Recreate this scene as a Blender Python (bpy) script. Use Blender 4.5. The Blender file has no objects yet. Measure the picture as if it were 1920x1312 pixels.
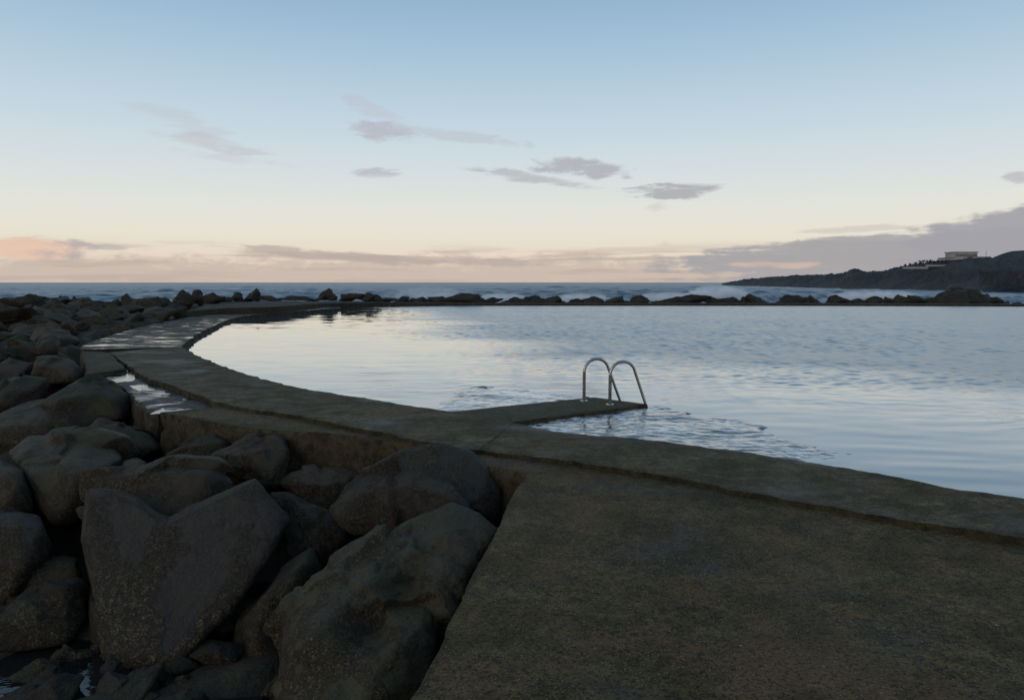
import bpy, bmesh, math, random
import numpy as np
from mathutils import Vector
scene = bpy.context.scene
COL = scene.collection
R = math.radians

# ------------------------------------------------------------------ camera
CZ = 2.1                      # eye height above the pool's water level (z = 0)
LENS = 26.0
FPX = LENS / 36.0 * 1920
PITCH = math.atan((656 - 529.5) / FPX)
cam_d = bpy.data.cameras.new('camera')
cam_d.lens = LENS; cam_d.sensor_width = 36; cam_d.clip_end = 60000; cam_d.clip_start = .05
cam = bpy.data.objects.new('camera', cam_d); COL.objects.link(cam)
cam.location = (0, 0, CZ); cam.rotation_euler = (math.pi / 2 - PITCH, 0, 0)
scene.camera = cam

# ------------------------------------------------------------------ node helpers
class G:
    """small wrapper that writes shader node graphs"""
    def __init__(s, nt): s.nt = nt
    def n(s, t, **kw):
        nd = s.nt.nodes.new(t)
        for k, v in kw.items(): setattr(nd, k, v)
        return nd
    def put(s, sock, v):
        if hasattr(v, 'is_output') or isinstance(v, bpy.types.NodeSocket): s.nt.links.new(v, sock)
        elif v is not None: sock.default_value = v
    def m(s, op, a, b=None, c=None, clamp=False):
        nd = s.n('ShaderNodeMath', operation=op, use_clamp=clamp)
        s.put(nd.inputs[0], a); s.put(nd.inputs[1], b); s.put(nd.inputs[2], c)
        return nd.outputs[0]
    def add(s, a, b): return s.m('ADD', a, b)
    def sub(s, a, b): return s.m('SUBTRACT', a, b)
    def mul(s, a, b): return s.m('MULTIPLY', a, b)
    def sstep(s, x, lo, hi, a=0.0, b=1.0):
        nd = s.n('ShaderNodeMapRange', interpolation_type='SMOOTHSTEP')
        for i, v in enumerate((x, lo, hi, a, b)): s.put(nd.inputs[i], v)
        return nd.outputs[0]
    def mix(s, f, a, b, blend='MIX'):
        nd = s.n('ShaderNodeMix', data_type='RGBA', blend_type=blend)
        s.put(nd.inputs[0], f)
        for sock, v in ((nd.inputs[6], a), (nd.inputs[7], b)):
            s.put(sock, v if not isinstance(v, tuple) or len(v) == 4 else (*v, 1))
        return nd.outputs[2]
    def noise(s, vec, scale, detail=4, rough=.5, dist=0.0):
        nd = s.n('ShaderNodeTexNoise'); s.put(nd.inputs['Vector'], vec)
        nd.inputs['Scale'].default_value = scale; nd.inputs['Detail'].default_value = detail
        nd.inputs['Roughness'].default_value = rough; nd.inputs['Distortion'].default_value = dist
        return nd.outputs['Fac']
    def voro(s, vec, scale, feature='F1', out='Distance', rnd=1.0):
        nd = s.n('ShaderNodeTexVoronoi', feature=feature); s.put(nd.inputs['Vector'], vec)
        nd.inputs['Scale'].default_value = scale; nd.inputs['Randomness'].default_value = rnd
        return nd.outputs[out]
    def vscale(s, vec, xyz, off=(0, 0, 0)):
        nd = s.n('ShaderNodeMapping'); s.put(nd.inputs['Vector'], vec)
        nd.inputs['Scale'].default_value = xyz; nd.inputs['Location'].default_value = off
        return nd.outputs[0]
    def ramp(s, fac, stops):
        nd = s.n('ShaderNodeValToRGB'); s.put(nd.inputs[0], fac)
        cr = nd.color_ramp
        while len(cr.elements) < len(stops): cr.elements.new(.5)
        for e, (p, c) in zip(cr.elements, stops): e.position = p; e.color = (*c, 1)
        return nd.outputs[0]
    def bump(s, h, strength, dist, prev=None):
        nd = s.n('ShaderNodeBump'); s.put(nd.inputs['Height'], h)
        s.put(nd.inputs['Strength'], strength); nd.inputs['Distance'].default_value = dist
        if prev is not None: s.put(nd.inputs['Normal'], prev)
        return nd.outputs[0]

def srgb(r, g, b):
    f = lambda c: (c / 255 / 12.92) if c <= 10 else ((c / 255 + .055) / 1.055) ** 2.4
    return (f(r), f(g), f(b))

def ray(u, v):
    x = (u - 960) / FPX; y = (656 - v) / FPX
    c, s_ = math.cos(PITCH), math.sin(PITCH)
    return np.array((x, c + y * s_, -s_ + y * c))
def azel(u, v):
    d = ray(u, v); d = d / np.linalg.norm(d)
    return math.degrees(math.atan2(d[0], d[1])), math.degrees(math.asin(d[2]))

# ------------------------------------------------------------------ dusk sky
world = bpy.data.worlds.new('World'); scene.world = world; world.use_nodes = True
nt = world.node_tree; nt.nodes.clear(); g = G(nt)
tc = g.n('ShaderNodeTexCoord')
nv = g.n('ShaderNodeVectorMath', operation='NORMALIZE'); nt.links.new(tc.outputs['Generated'], nv.inputs[0])
sx = g.n('ShaderNodeSeparateXYZ'); nt.links.new(nv.outputs[0], sx.inputs[0])
DEG = 180 / math.pi
el = g.mul(g.m('ARCSINE', sx.outputs[2]), DEG)
az = g.mul(g.m('ARCTAN2', sx.outputs[0], sx.outputs[1]), DEG)
elp = g.m('MAXIMUM', el, 0.0)
fac = g.m('SQRT', g.m('DIVIDE', elp, 90.0))
q = lambda e: math.sqrt(e / 90)
sky = g.ramp(fac, [(0, srgb(212, 195, 179)), (q(.9), srgb(219, 202, 184)), (q(2.0), srgb(231, 216, 197)), (q(3.4), srgb(231, 225, 209)),
                   (q(5.5), srgb(226, 227, 219)), (q(9.2), srgb(208, 220, 226)), (q(13.), srgb(188, 209, 223)),
                   (q(16.6), srgb(167, 195, 216)), (q(20.1), srgb(147, 180, 208)), (q(30), srgb(126, 157, 185)), (1, srgb(98, 122, 152))])
cmb = g.n('ShaderNodeCombineXYZ'); nt.links.new(az, cmb.inputs[0]); nt.links.new(el, cmb.inputs[1])
ae = cmb.outputs[0]
wisp = g.noise(g.vscale(ae, (.26, 1.25, 1)), 1.0, 8, .64, .6)
puff = g.noise(g.vscale(ae, (.42, 1.15, 1), (7, 3, 0)), 1.0, 9, .64, .4)
streak = g.noise(g.vscale(ae, (.07, 1.3, 1), (2, 9, 0)), 1.0, 6, .55, .2)
# belt of mauve cloud over the horizon
hb = g.mul(g.sstep(g.sub(el, g.mul(g.sub(puff, .5), 5.0)), 2.3, 1.1), .8)
sky = g.mix(hb, sky, srgb(200, 184, 173))
hb2 = g.mul(g.mul(g.sstep(streak, .48, .6), g.sstep(el, 3.2, 2.0)), .65)
sky = g.mix(hb2, sky, srgb(188, 172, 163))
pk = g.mul(g.mul(g.sstep(puff, .55, .75), g.sstep(el, 2.4, 1.2)), .4)
sky = g.mix(pk, sky, srgb(226, 190, 168))
def cloud(u, v, hu, hv, tilt, tex, dens, col, soft=.8, amp=3.0, col2=None):
    """one cloud as a noisy ellipse round a direction of the sky"""
    global sky
    a0, e0 = azel(u, v); sa, se = hu * 1.12 / 24.2, hv * 1.2 / 24.2
    t = R(tilt); c, s_ = math.cos(t), math.sin(t)
    da = g.sub(az, a0); de = g.sub(el, e0)
    p = g.mul(g.add(g.mul(da, c), g.mul(de, s_)), 1 / sa)
    r = g.mul(g.sub(g.mul(de, c), g.mul(da, s_)), 1 / se)
    d2 = g.add(g.mul(p, p), g.mul(r, r))
    k = g.add(g.sub(1.0, d2), g.mul(g.sub(tex, .47), g.mul(amp, 1.25) if False else amp * 1.25))
    msk = g.mul(g.sstep(k, 0.0, soft), dens)
    colr = col
    if col2: colr = g.mix(g.sstep(g.add(p, g.mul(g.sub(tex, .5), 3)), -.2, .9), col, col2)
    sky = g.mix(msk, sky, colr)
grey = srgb(172, 170, 176)
cloud(66, 467, 80, 16, 0, puff, .9, srgb(229, 196, 174), .6, 2.4, srgb(184, 174, 172))
cloud(205, 463, 30, 5, 0, wisp, .7, srgb(186, 180, 176))
cloud(340, 228, 75, 14, -14, wisp, .36, srgb(190, 193, 199), 1.4, 4.5)
cloud(410, 272, 90, 11, -8, wisp, .5, srgb(190, 189, 194), 1.2, 4)
cloud(455, 298, 95, 8, -5, wisp, .36, srgb(197, 198, 202), 1.2, 4)
cloud(690, 205, 60, 12, -18, wisp, .4, srgb(190, 188, 196), 1.3, 4.5)
cloud(722, 246, 62, 17, -4, puff, .75, srgb(182, 180, 190), 1.1, 3.5)
cloud(860, 255, 130, 9, -6, wisp, .5, srgb(186, 190, 198), 1.3, 4.5)
cloud(708, 324, 48, 8, 0, wisp, .75, srgb(182, 184, 188), 1.1, 4)
cloud(985, 332, 110, 9, -9, wisp, .75, srgb(180, 182, 186), 1.1, 4)
cloud(1095, 316, 88, 16, -4, puff, .85, srgb(174, 176, 182), 1.0, 3.5)
cloud(1275, 358, 85, 12, 0, wisp, .9, srgb(172, 173, 177), .9, 4)
cloud(1235, 388, 24, 7, 12, puff, .4, srgb(196, 194, 190), 1.2, 4)
cloud(1908, 333, 20, 9, 0, puff, .7, srgb(180, 180, 186))
cloud(640, 480, 210, 8, -4, wisp, .8, srgb(186, 172, 164), .9, 3.5)
cloud(840, 489, 240, 7, -2, wisp, .75, srgb(184, 171, 163), .9, 3.5)
cloud(1180, 485, 120, 3.5, 0, wisp, .75, srgb(188, 176, 166), .9, 3)
bank = g.add(g.mul(streak, .55), g.mul(puff, .45))
cloud(1720, 464, 410, 22, 3, bank, .95, srgb(170, 167, 169), .55, 3.2)
cloud(1850, 494, 480, 36, 0, bank, .95, srgb(168, 165, 167), .5, 2.6)
cloud(1930, 434, 180, 34, 7, bank, .95, srgb(163, 162, 168), .6, 3.2)
cloud(1440, 497, 90, 6, 0, wisp, .5, srgb(232, 196, 174), 1.3, 4)
cloud(1600, 430, 100, 5, 2, wisp, .35, srgb(176, 170, 168), .9, 3)
bg = g.n('ShaderNodeBackground'); nt.links.new(sky, bg.inputs[0]); bg.inputs[1].default_value = 1.0
wo = g.n('ShaderNodeOutputWorld'); nt.links.new(bg.outputs[0], wo.inputs[0])

# the afterglow of a sun that is low behind the viewer's left shoulder
sun_d = bpy.data.lights.new('sun', 'SUN'); sun_d.energy = .55; sun_d.angle = R(40); sun_d.color = (1, .72, .5)
sun = bpy.data.objects.new('sun', sun_d); COL.objects.link(sun)
sun.rotation_euler = (R(90 - 20), 0, R(-40))

scene.view_settings.view_transform = 'Standard'; scene.view_settings.look = 'None'
scene.view_settings.exposure = 0; scene.view_settings.gamma = 1; scene.view_settings.use_curve_mapping = False
scene.render.engine = 'CYCLES'
scene.cycles.max_bounces = 8; scene.cycles.volume_bounces = 5; scene.cycles.use_denoising = True

# ------------------------------------------------------------------ geometry helpers
def P(u, v, z):
    d = ray(u, v); t = (z - CZ) / d[2]
    return np.array((d[0] * t, d[1] * t, z))
def PD(u, v, D):
    d = ray(u, v); t = D / d[1]
    return np.array((d[0] * t, D, CZ + d[2] * t))

_rs = np.random.RandomState(11)
_perm = _rs.permutation(512).astype(np.int64); _perm = np.concatenate([_perm, _perm])
_grad = _rs.normal(size=(512, 3)); _grad /= np.linalg.norm(_grad, axis=1)[:, None]
def gnoise(p):
    p = np.asarray(p, float); i = np.floor(p).astype(np.int64); f = p - i; i &= 511
    w = f * f * f * (f * (f * 6 - 15) + 10); out = 0
    for dx in (0, 1):
        for dy in (0, 1):
            for dz in (0, 1):
                h = _perm[(_perm[(_perm[(i[:, 0] + dx) & 511] + i[:, 1] + dy) & 511] + i[:, 2] + dz) & 511]
                d = (_grad[h] * (f - (dx, dy, dz))).sum(1)
                out = out + d * (w[:, 0] if dx else 1 - w[:, 0]) * (w[:, 1] if dy else 1 - w[:, 1]) * (w[:, 2] if dz else 1 - w[:, 2])
    return out * 1.6
def fbm(p, oct=4, gain=.5):
    p = np.asarray(p, float); s = 0; a = 1.0
    for k in range(oct):
        s = s + a * gnoise(p * (2.03 ** k) + 17.3 * k); a *= gain
    return s
def sm(x, a, b):
    t = np.clip((x - a) / (b - a), 0, 1); return t * t * (3 - 2 * t)

def mesh_np(name, v, f, smooth=True):
    me = bpy.data.meshes.new(name)
    v = np.asarray(v, np.float32); f = np.asarray(f, np.int32); k = f.shape[1]
    me.vertices.add(len(v)); me.vertices.foreach_set('co', v.ravel())
    me.loops.add(f.size); me.loops.foreach_set('vertex_index', f.ravel())
    me.polygons.add(len(f)); me.polygons.foreach_set('loop_start', np.arange(0, f.size, k, dtype=np.int32))
    if smooth: me.polygons.foreach_set('use_smooth', np.ones(len(f), bool))
    me.update(calc_edges=True); me.validate()
    return me
def link(name, me, mat=None, parent=None, loc=None):
    o = bpy.data.objects.new(name, me); COL.objects.link(o)
    if mat and not me.materials: me.materials.append(mat)
    if parent: o.parent = parent
    if loc is not None: o.location = loc
    return o
def tag(o, label=None, cat=None, group=None, kind=None):
    if label: o['label'] = label
    if cat: o['category'] = cat
    if group: o['group'] = group
    if kind: o['kind'] = kind
    return o
def empty(name, loc=(0, 0, 0)):
    o = bpy.data.objects.new(name, None); COL.objects.link(o); o.location = loc; return o

def resample(pts, n, key=None):
    """Catmull-Rom through pts, n samples evenly along the parameter"""
    pts = np.asarray(pts, float); m = len(pts)
    t = np.linspace(0, m - 1, n) if key is None else key
    i = np.clip(np.floor(t).astype(int), 0, m - 2); f = (t - i)[:, None]
    p0 = pts[np.clip(i - 1, 0, m - 1)]; p1 = pts[i]; p2 = pts[i + 1]; p3 = pts[np.clip(i + 2, 0, m - 1)]
    return .5 * (2 * p1 + (p2 - p0) * f + (2 * p0 - 5 * p1 + 4 * p2 - p3) * f ** 2 + (3 * p1 - p0 - 3 * p2 + p3) * f ** 3)
def resample_lin(pts, n):
    pts = np.asarray(pts, float); t = np.linspace(0, len(pts) - 1, n)
    i = np.clip(np.floor(t).astype(int), 0, len(pts) - 2); f = (t - i)[:, None]
    return pts[i] * (1 - f) + pts[i + 1] * f

def slab(name, A, B, nt_, depth, top_amp=.004, edge_amp=.02, rough=.03, rows=7, seed=0, mat=None, parent=None, rim=.02, chip=0.0, ends=True):
    """solid between two edge lines A and B (same sample count), its top slightly uneven, its sides rough"""
    A = np.asarray(A, float); B = np.asarray(B, float); n = len(A)
    t = np.linspace(0, 1, nt_)[None, :, None]
    top = A[:, None, :] * (1 - t) + B[:, None, :] * t
    # boundary loop
    idx = np.arange(n * nt_).reshape(n, nt_)
    loop = np.concatenate([idx[:-1, 0], idx[-1, :-1], idx[:0:-1, -1], idx[0, :0:-1]])
    v = top.reshape(-1, 3).copy()
    sd = np.array((seed * 3.7, seed * 1.3, seed * 2.1))
    bp = v[loop]; tang = np.roll(bp, -1, 0) - np.roll(bp, 1, 0); tang[:, 2] = 0
    tang /= np.linalg.norm(tang, axis=1)[:, None] + 1e-9
    nrm = np.stack([tang[:, 1], -tang[:, 0], 0 * tang[:, 0]], 1)
    c = bp.mean(0)
    area = (bp[:, 0] * np.roll(bp[:, 1], -1) - np.roll(bp[:, 0], -1) * bp[:, 1]).sum()
    if area < 0: nrm = -nrm
    v[:, 2] += top_amp * fbm(v * (1.3, 1.3, 1) + sd, 4)
    en = edge_amp * fbm(bp * (2.2, 2.2, 1) + sd + 5, 5, .6)
    ln = len(loop); endm = np.ones(ln)
    s1, s2 = n - 1, n - 1 + nt_ - 1
    endm[s1:s2 + 1] = 0; endm[s2 + n - 1:] = 0; endm[0] = 0
    if not ends: en = en * endm
    if chip:   # bites out of the edge
        en -= (1 if ends else endm) * chip * sm(fbm(bp * (1.1, 1.1, 1) + sd + 31, 3), .25, .7)
    v[loop] += nrm * en[:, None]
    v[loop, 2] -= rim * (.4 + .6 * np.abs(gnoise(bp * 3 + sd)))
    faces = []
    q0 = idx[:-1, :-1].ravel(); q1 = idx[1:, :-1].ravel(); q2 = idx[1:, 1:].ravel(); q3 = idx[:-1, 1:].ravel()
    faces.append(np.stack([q0, q1, q2, q3], 1) if area > 0 else np.stack([q0, q3, q2, q1], 1))
    prev = loop; allv = [v]; off = len(v); base = v[loop]
    for k in range(1, rows + 1):
        w = base.copy(); z = depth * (k / rows) ** 1.3
        w[:, 2] = base[:, 2] - z
        pp = w * (2.6, 2.6, 4.0) + sd
        w += nrm * ((rim * .8 + min(1, .25 + k * .25) * rough * fbm(pp, 5, .6)) * (1 if ends else endm))[:, None]
        cur = np.arange(len(loop)) + off; off += len(loop); allv.append(w)
        a, b = prev, np.roll(prev, -1); c_, d = np.roll(cur, -1), cur
        faces.append(np.stack([a, d, c_, b], 1) if area > 0 else np.stack([a, b, c_, d], 1))
        prev = cur
    wid = np.linalg.norm(A - B, axis=1)[:, None] * np.minimum(t[0, :, 0], 1 - t[0, :, 0])[None, :]
    rimv = np.concatenate([np.exp(-wid / .10).ravel()] + [np.full(len(loop), .7)] * rows)
    me = mesh_np(name, np.concatenate(allv), np.concatenate(faces))
    me.attributes.new('rim', 'FLOAT', 'POINT').data.foreach_set('value', rimv.astype(np.float32))
    me.set_sharp_from_angle(angle=R(42))
    return link(name, me, mat, parent)

# ---- rocks
_ico = {}
def ico(s):
    if s not in _ico:
        bm = bmesh.new(); bmesh.ops.create_icosphere(bm, subdivisions=s, radius=1)
        bm.verts.ensure_lookup_table()
        v = np.array([x.co[:] for x in bm.verts]); v /= np.linalg.norm(v, axis=1)[:, None]
        f = np.array([[x.index for x in p.verts] for p in bm.faces]); bm.free(); _ico[s] = (v, f)
    return _ico[s]
def planes(pts):
    bm = bmesh.new()
    for p in pts: bm.verts.new(p)
    bmesh.ops.convex_hull(bm, input=bm.verts[:])
    out = []
    for f in bm.faces:
        f.normal_update(); n = np.array(f.normal); c = np.array(f.calc_center_median())
        if np.linalg.norm(n) > .5: out.append((n, float(n @ c)))
    bm.free()
    cen = np.mean(pts, 0); uniq = []
    for n, d in out:
        if n @ cen > d: n, d = -n, -d
        if not any(n @ m > .995 for m, _ in uniq): uniq.append((n, d))
    return np.array([n for n, _ in uniq]), np.array([d for _, d in uniq])
def rock_mesh(name, hulls, cen, sub, p=64, amp=1.0, seed=0, cuts=4, low=.035, mid=.016, fine=.008, step=.02, chip=.075):
    """a boulder: the rounded union of convex hulls about a shared centre, cut by a few planes and weathered"""
    dirs, F = ico(sub); cen = np.asarray(cen, float); rs = np.random.RandomState(seed)
    r = None
    for H in hulls:
        N_, d = planes(H); d = d - N_ @ cen
        ok = d > 1e-3 * 20; N_, d = N_[ok], d[ok]
        a = np.clip(dirs @ N_.T / d[None, :], 1e-4, None)
        rr = ((a ** p).sum(1)) ** (-1 / p)
        srt = np.sort(a, axis=1); eg = np.exp(-np.log(srt[:, -1] / srt[:, -2]) / .035)
        if r is None: r, edge = rr, eg
        else: edge = np.where(rr > r, eg, edge); edge = np.maximum(edge, np.exp(-np.abs(rr - r) / (.04 * rr))); r = (r ** 22 + rr ** 22) ** (1 / 22)
    size = np.median(r)
    for _ in range(cuts):
        n = rs.normal(size=3); n /= np.linalg.norm(n)
        sup = (dirs * r[:, None] @ n).max()
        a = np.clip(dirs @ n / (sup * rs.uniform(.82, .95)), 1e-4, None)
        r = (r ** -p + a ** p) ** (-1 / p)
    q = dirs * r[:, None]; s = q / size + seed * 7.13
    n1 = fbm(s * .9, 2); n2 = fbm(s * 2.3 + 9, 3); n3 = fbm(s * 8 + 4, 3, .6)
    tq = fbm(s * 1.25 + 40, 3, .55) * 5; fl_ = np.floor(tq); ter = (fl_ + sm(tq - fl_, .72, 1.0)) / 5      # stepped fracture faces
    sites = rs.normal(size=(24, 3)); sites = sites / np.linalg.norm(sites, axis=1)[:, None]; sites = sites * rs.uniform(.8, 1.2, (24, 1))
    u_ = q / size + .10 * np.stack([fbm(s * 2 + k_ * 11, 2) for k_ in range(3)], 1)
    dd = np.sqrt(((u_[:, None, :] - sites[None]) ** 2).sum(2)); wt = np.exp(-80 * (dd - dd.min(1)[:, None])); wt /= wt.sum(1)[:, None]
    off_ = rs.normal(0, .45, 24); tl = rs.normal(0, 1.9, (24, 3))
    fac_ = wt @ off_ + (wt * ((u_[:, None, :] - sites[None]) * tl[None]).sum(2)).sum(1)
    rid = np.abs(gnoise(s * 1.7 + 21)); rid = -np.exp(-(rid / .05) ** 2)      # cracks
    r = r + size * amp * (low * n1 + mid * n2 + fine * n3 + step * ter + chip * fac_ + mid * .5 * rid * sm(gnoise(s * .8 + 3), 0, .4))
    me = mesh_np(name, cen + dirs * r[:, None], F)
    me.attributes.new('edge', 'FLOAT', 'POINT').data.foreach_set('value', edge.astype(np.float32)); return me

# ------------------------------------------------------------------ materials
def new_mat(name):
    m = bpy.data.materials.new(name); m.use_nodes = True
    t = m.node_tree; b = t.nodes['Principled BSDF']; return m, G(t), b
def gpos(g): return g.n('ShaderNodeNewGeometry').outputs['Position']
def opos(g): return g.n('ShaderNodeTexCoord').outputs['Object']
def up(g):
    s = g.n('ShaderNodeSeparateXYZ'); g.nt.links.new(g.n('ShaderNodeNewGeometry').outputs['Normal'], s.inputs[0]); return s.outputs[2]

def rock_mat(name, c1, c2, moss=.0, crust=.5, tide=-.15, rough=.72, edge=.10, side=.16, mosscol=(.035, .045, .016)):
    m, g, b = new_mat(name); pos = gpos(g)
    rnd = g.n('ShaderNodeObjectInfo').outputs['Random']
    big = g.noise(pos, 1.1, 5, .6); med = g.noise(pos, 6, 6, .65); fin = g.noise(pos, 45, 4, .7)
    col = g.mix(g.sstep(g.add(g.mul(big, .7), g.mul(med, .3)), .38, .62), c1, c2)
    edg = g.n('ShaderNodeAttribute', attribute_name='edge').outputs['Fac']
    pn = g.add(g.noise(pos, 1.25, 7, .68), g.add(g.mul(g.sub(edg, .35), edge), g.mul(g.sub(.45, up(g)), side)))
    patch = g.sstep(pn, .46, .55)
    grit = g.add(.22, g.mul(patch, .5))
    col = g.mix(grit, col, g.mix(g.sstep(fin, .36, .66), (.006, .006, .006), g.mix(.5, col, (.12, .10, .075))))
    hsv = g.n('ShaderNodeHueSaturation'); g.put(hsv.inputs['Color'], col)
    g.put(hsv.inputs['Value'], g.add(.78, g.mul(rnd, .36))); col = hsv.outputs[0]
    if moss:
        mm = g.mul(g.mul(g.sstep(up(g), .05, .6), g.sstep(g.noise(pos, 1.7, 5, .65), .5 - .2 * moss, .66)), min(1, moss))
        col = g.mix(mm, col, g.mix(fin, mosscol, tuple(2.2 * c for c in mosscol)))
    # barnacle crust in patches, thicker below the tide line
    sz = g.n('ShaderNodeSeparateXYZ'); g.nt.links.new(pos, sz.inputs[0])
    lowm = g.sstep(g.add(sz.outputs[2], g.mul(g.sub(big, .5), 1.6)), tide + .5, tide - .5)
    v1 = g.noise(pos, 70, 5, .82)
    spk = g.sstep(v1, .46, .54)
    thin = g.sstep(g.noise(pos, 16, 3, .6), .40, .52)
    cm = g.mul(g.mul(g.mul(spk, thin), g.mul(patch, g.add(.4, g.mul(lowm, .6)))), crust)
    base = g.mix(g.mul(g.mul(patch, lowm), .6 * crust), col, (.052, .040, .028))
    col = g.mix(cm, base, g.mix(g.voro(pos, 42, out='Color'), (.17, .132, .08), (.31, .25, .165)))
    g.put(b.inputs['Base Color'], col)
    b.inputs['Specular IOR Level'].default_value = .14
    g.put(b.inputs['Roughness'], g.sstep(big, .3, .7, rough - .16, rough + .1))
    h = g.add(g.add(g.mul(med, 1.2), g.mul(g.mul(fin, grit), .5)), g.mul(cm, .6))
    g.put(b.inputs['Normal'], g.bump(h, 1.0, .075))
    return m
M = {}
M['slate'] = rock_mat('slate_basalt', (.048, .043, .039), (.064, .056, .047), .2, 1.0, -.75, edge=.22, side=.10)
M['crusty'] = rock_mat('crusted_basalt', (.053, .043, .033), (.078, .061, .043), .15, 1.0, .1, side=.2)
M['green'] = rock_mat('algae_basalt', (.052, .048, .036), (.074, .066, .047), .55, .9, -.2, mosscol=(.044, .044, .016))
M['dark'] = rock_mat('dark_basalt', (.028, .024, .021), (.046, .038, .030), .5, .8, -.3)
M['heap'] = rock_mat('heap_basalt', (.030, .024, .019), (.056, .044, .032), .4, .6, -.1)
M['pale'] = rock_mat('dry_basalt', (.070, .058, .045), (.110, .090, .068), .1, .3, -.6, .85)
M['skyline'] = rock_mat('skyline_basalt', (.022, .018, .016), (.040, .032, .026), .35, .3, -.4)  # darkest basalt tone, for the crest and far rim rocks

def concrete(name, c1, c2, c3, moss, speck, wet, ribs=False, brush=(1, 1, 1), rough=.8, bumpd=.012, sidec=((.018, .015, .011), (.042, .034, .022), (.092, .076, .048)), hue=.0, film=.0):
    m, g, b = new_mat(name); pos = gpos(g)
    big = g.noise(pos, .55, 5, .6, .3); med = g.noise(pos, 2.4, 6, .65); st = g.noise(g.vscale(pos, brush), 1.6, 6, .65)
    fin = g.noise(pos, 38, 5, .75); fin2 = g.noise(pos, 120, 3, .7)
    col = g.mix(g.sstep(big, .36, .62), c1, c2)
    col = g.mix(g.sstep(st, .46, .66), col, c3)
    col = g.mix(g.sstep(g.noise(pos, 11, 5, .75), .38, .62), g.mix(.6, col, (.005, .005, .004)), col)
    if hue:
        col = g.mix(g.mul(g.sstep(g.noise(pos, .9, 6, .7, .4), .46, .6), hue), col, (.140, .084, .036))
        col = g.mix(g.mul(g.sstep(g.noise(g.vscale(pos, (1, 1, 1), (9, 4, 0)), .7, 6, .7, .4), .52, .64), hue), col, (.060, .053, .046))
        col = g.mix(g.mul(g.sstep(g.noise(pos, 4.5, 6, .75), .52, .66), .5 * hue), col, (.180, .132, .068))
    rim = g.n('ShaderNodeAttribute', attribute_name='rim').outputs['Fac']
    rimm = g.mul(g.sstep(g.add(g.mul(rim, .55), g.mul(g.sub(med, .5), 1.6)), .25, .6), .8)
    col = g.mix(rimm, col, g.mix(g.sstep(st, .42, .6), (.022, .020, .009), (.070, .062, .030)))
    col = g.mix(g.mul(g.sstep(med, .45, .64), moss), col, g.mix(big, (.058, .046, .015), (.044, .042, .017)))
    # exposed grit: dark pits and pale grains
    v = g.voro(pos, 58)
    pit = g.mul(g.sstep(g.add(g.mul(fin, .7), g.mul(fin2, .3)), .52, .42), speck)
    col = g.mix(g.mul(pit, .8), col, (.006, .006, .005))
    grain = g.mul(g.mul(g.sstep(v, .34, .16), g.sstep(g.noise(pos, 14, 4, .65), .42, .56)), speck)
    col = g.mix(grain, col, g.mix(g.voro(pos, 58, out='Color'), (.15, .12, .075), (.27, .23, .16)))
    shell = g.mul(g.sstep(g.voro(pos, 5.5), .045, .02), speck)
    col = g.mix(shell, col, (.34, .33, .3))
    # damp darker patches, a little shiny
    wm = g.mul(g.sstep(g.noise(pos, .8, 4, .6), .5, .66), wet)
    upm = g.sstep(up(g), .6, .9)
    wm = g.mul(wm, upm)
    col = g.mix(g.mul(wm, .45), col, (.012, .013, .014))
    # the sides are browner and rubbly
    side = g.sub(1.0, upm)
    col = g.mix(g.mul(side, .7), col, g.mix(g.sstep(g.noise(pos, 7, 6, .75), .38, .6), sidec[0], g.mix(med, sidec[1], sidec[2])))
    fm_ = None
    if film:      # a thin film of water lying in streaks
        fn_ = g.add(g.mul(g.noise(g.vscale(pos, (.5, .95, 1)), .9, 6, .66, .8), .72), g.mul(g.noise(g.vscale(pos, (.7, 1.5, 1)), 4, 5, .65), .28))
        fm_ = g.mul(g.mul(g.sstep(fn_, .50, .61), film), upm); col = g.mix(g.mul(g.sstep(fn_, .44, .56), .55), col, (.010, .011, .012))
    g.put(b.inputs['Base Color'], col)
    if film: g.put(b.inputs['Coat Weight'], fm_); b.inputs['Coat Roughness'].default_value = .05
    g.put(b.inputs['Roughness'], g.sub(g.add(rough, g.mul(g.sub(med, .5), .3)), g.mul(wm, .42)))
    b.inputs['Specular IOR Level'].default_value = .14
    h = g.add(g.add(g.mul(fin, .5), g.mul(fin2, .2)), g.add(g.mul(med, .5), g.mul(grain, .25)))
    h = g.add(h, g.mul(g.mul(side, g.noise(pos, 9, 5, .65)), 2.5))
    nrm = g.bump(h, .9, bumpd)
    if ribs:      # broomed ribs on the newest bay, at the right end
        s = g.n('ShaderNodeSeparateXYZ'); g.nt.links.new(pos, s.inputs[0])
        w = g.m('SINE', g.mul(g.add(g.mul(s.outputs[0], .82), g.mul(s.outputs[1], .57)), 150.0))
        msk = g.mul(g.sstep(g.add(s.outputs[0], g.mul(g.sub(big, .5), 1.5)), 3.1, 3.9), upm)
        nrm = g.bump(g.mul(w, msk), .8, .006, nrm)
    g.put(b.inputs['Normal'], nrm)
    return m
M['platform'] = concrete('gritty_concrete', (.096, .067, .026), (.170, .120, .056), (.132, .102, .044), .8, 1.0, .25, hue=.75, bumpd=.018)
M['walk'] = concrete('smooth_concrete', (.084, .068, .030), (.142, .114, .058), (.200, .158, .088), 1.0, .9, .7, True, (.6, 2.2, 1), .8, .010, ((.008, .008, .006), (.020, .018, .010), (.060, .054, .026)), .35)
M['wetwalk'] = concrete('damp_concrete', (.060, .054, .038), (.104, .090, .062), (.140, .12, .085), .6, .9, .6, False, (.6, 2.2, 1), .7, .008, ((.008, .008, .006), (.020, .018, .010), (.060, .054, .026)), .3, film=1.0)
M['ledge'] = concrete('mossy_concrete', (.066, .054, .022), (.054, .044, .022), (.076, .058, .026), 1.0, .6, .3)
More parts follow.
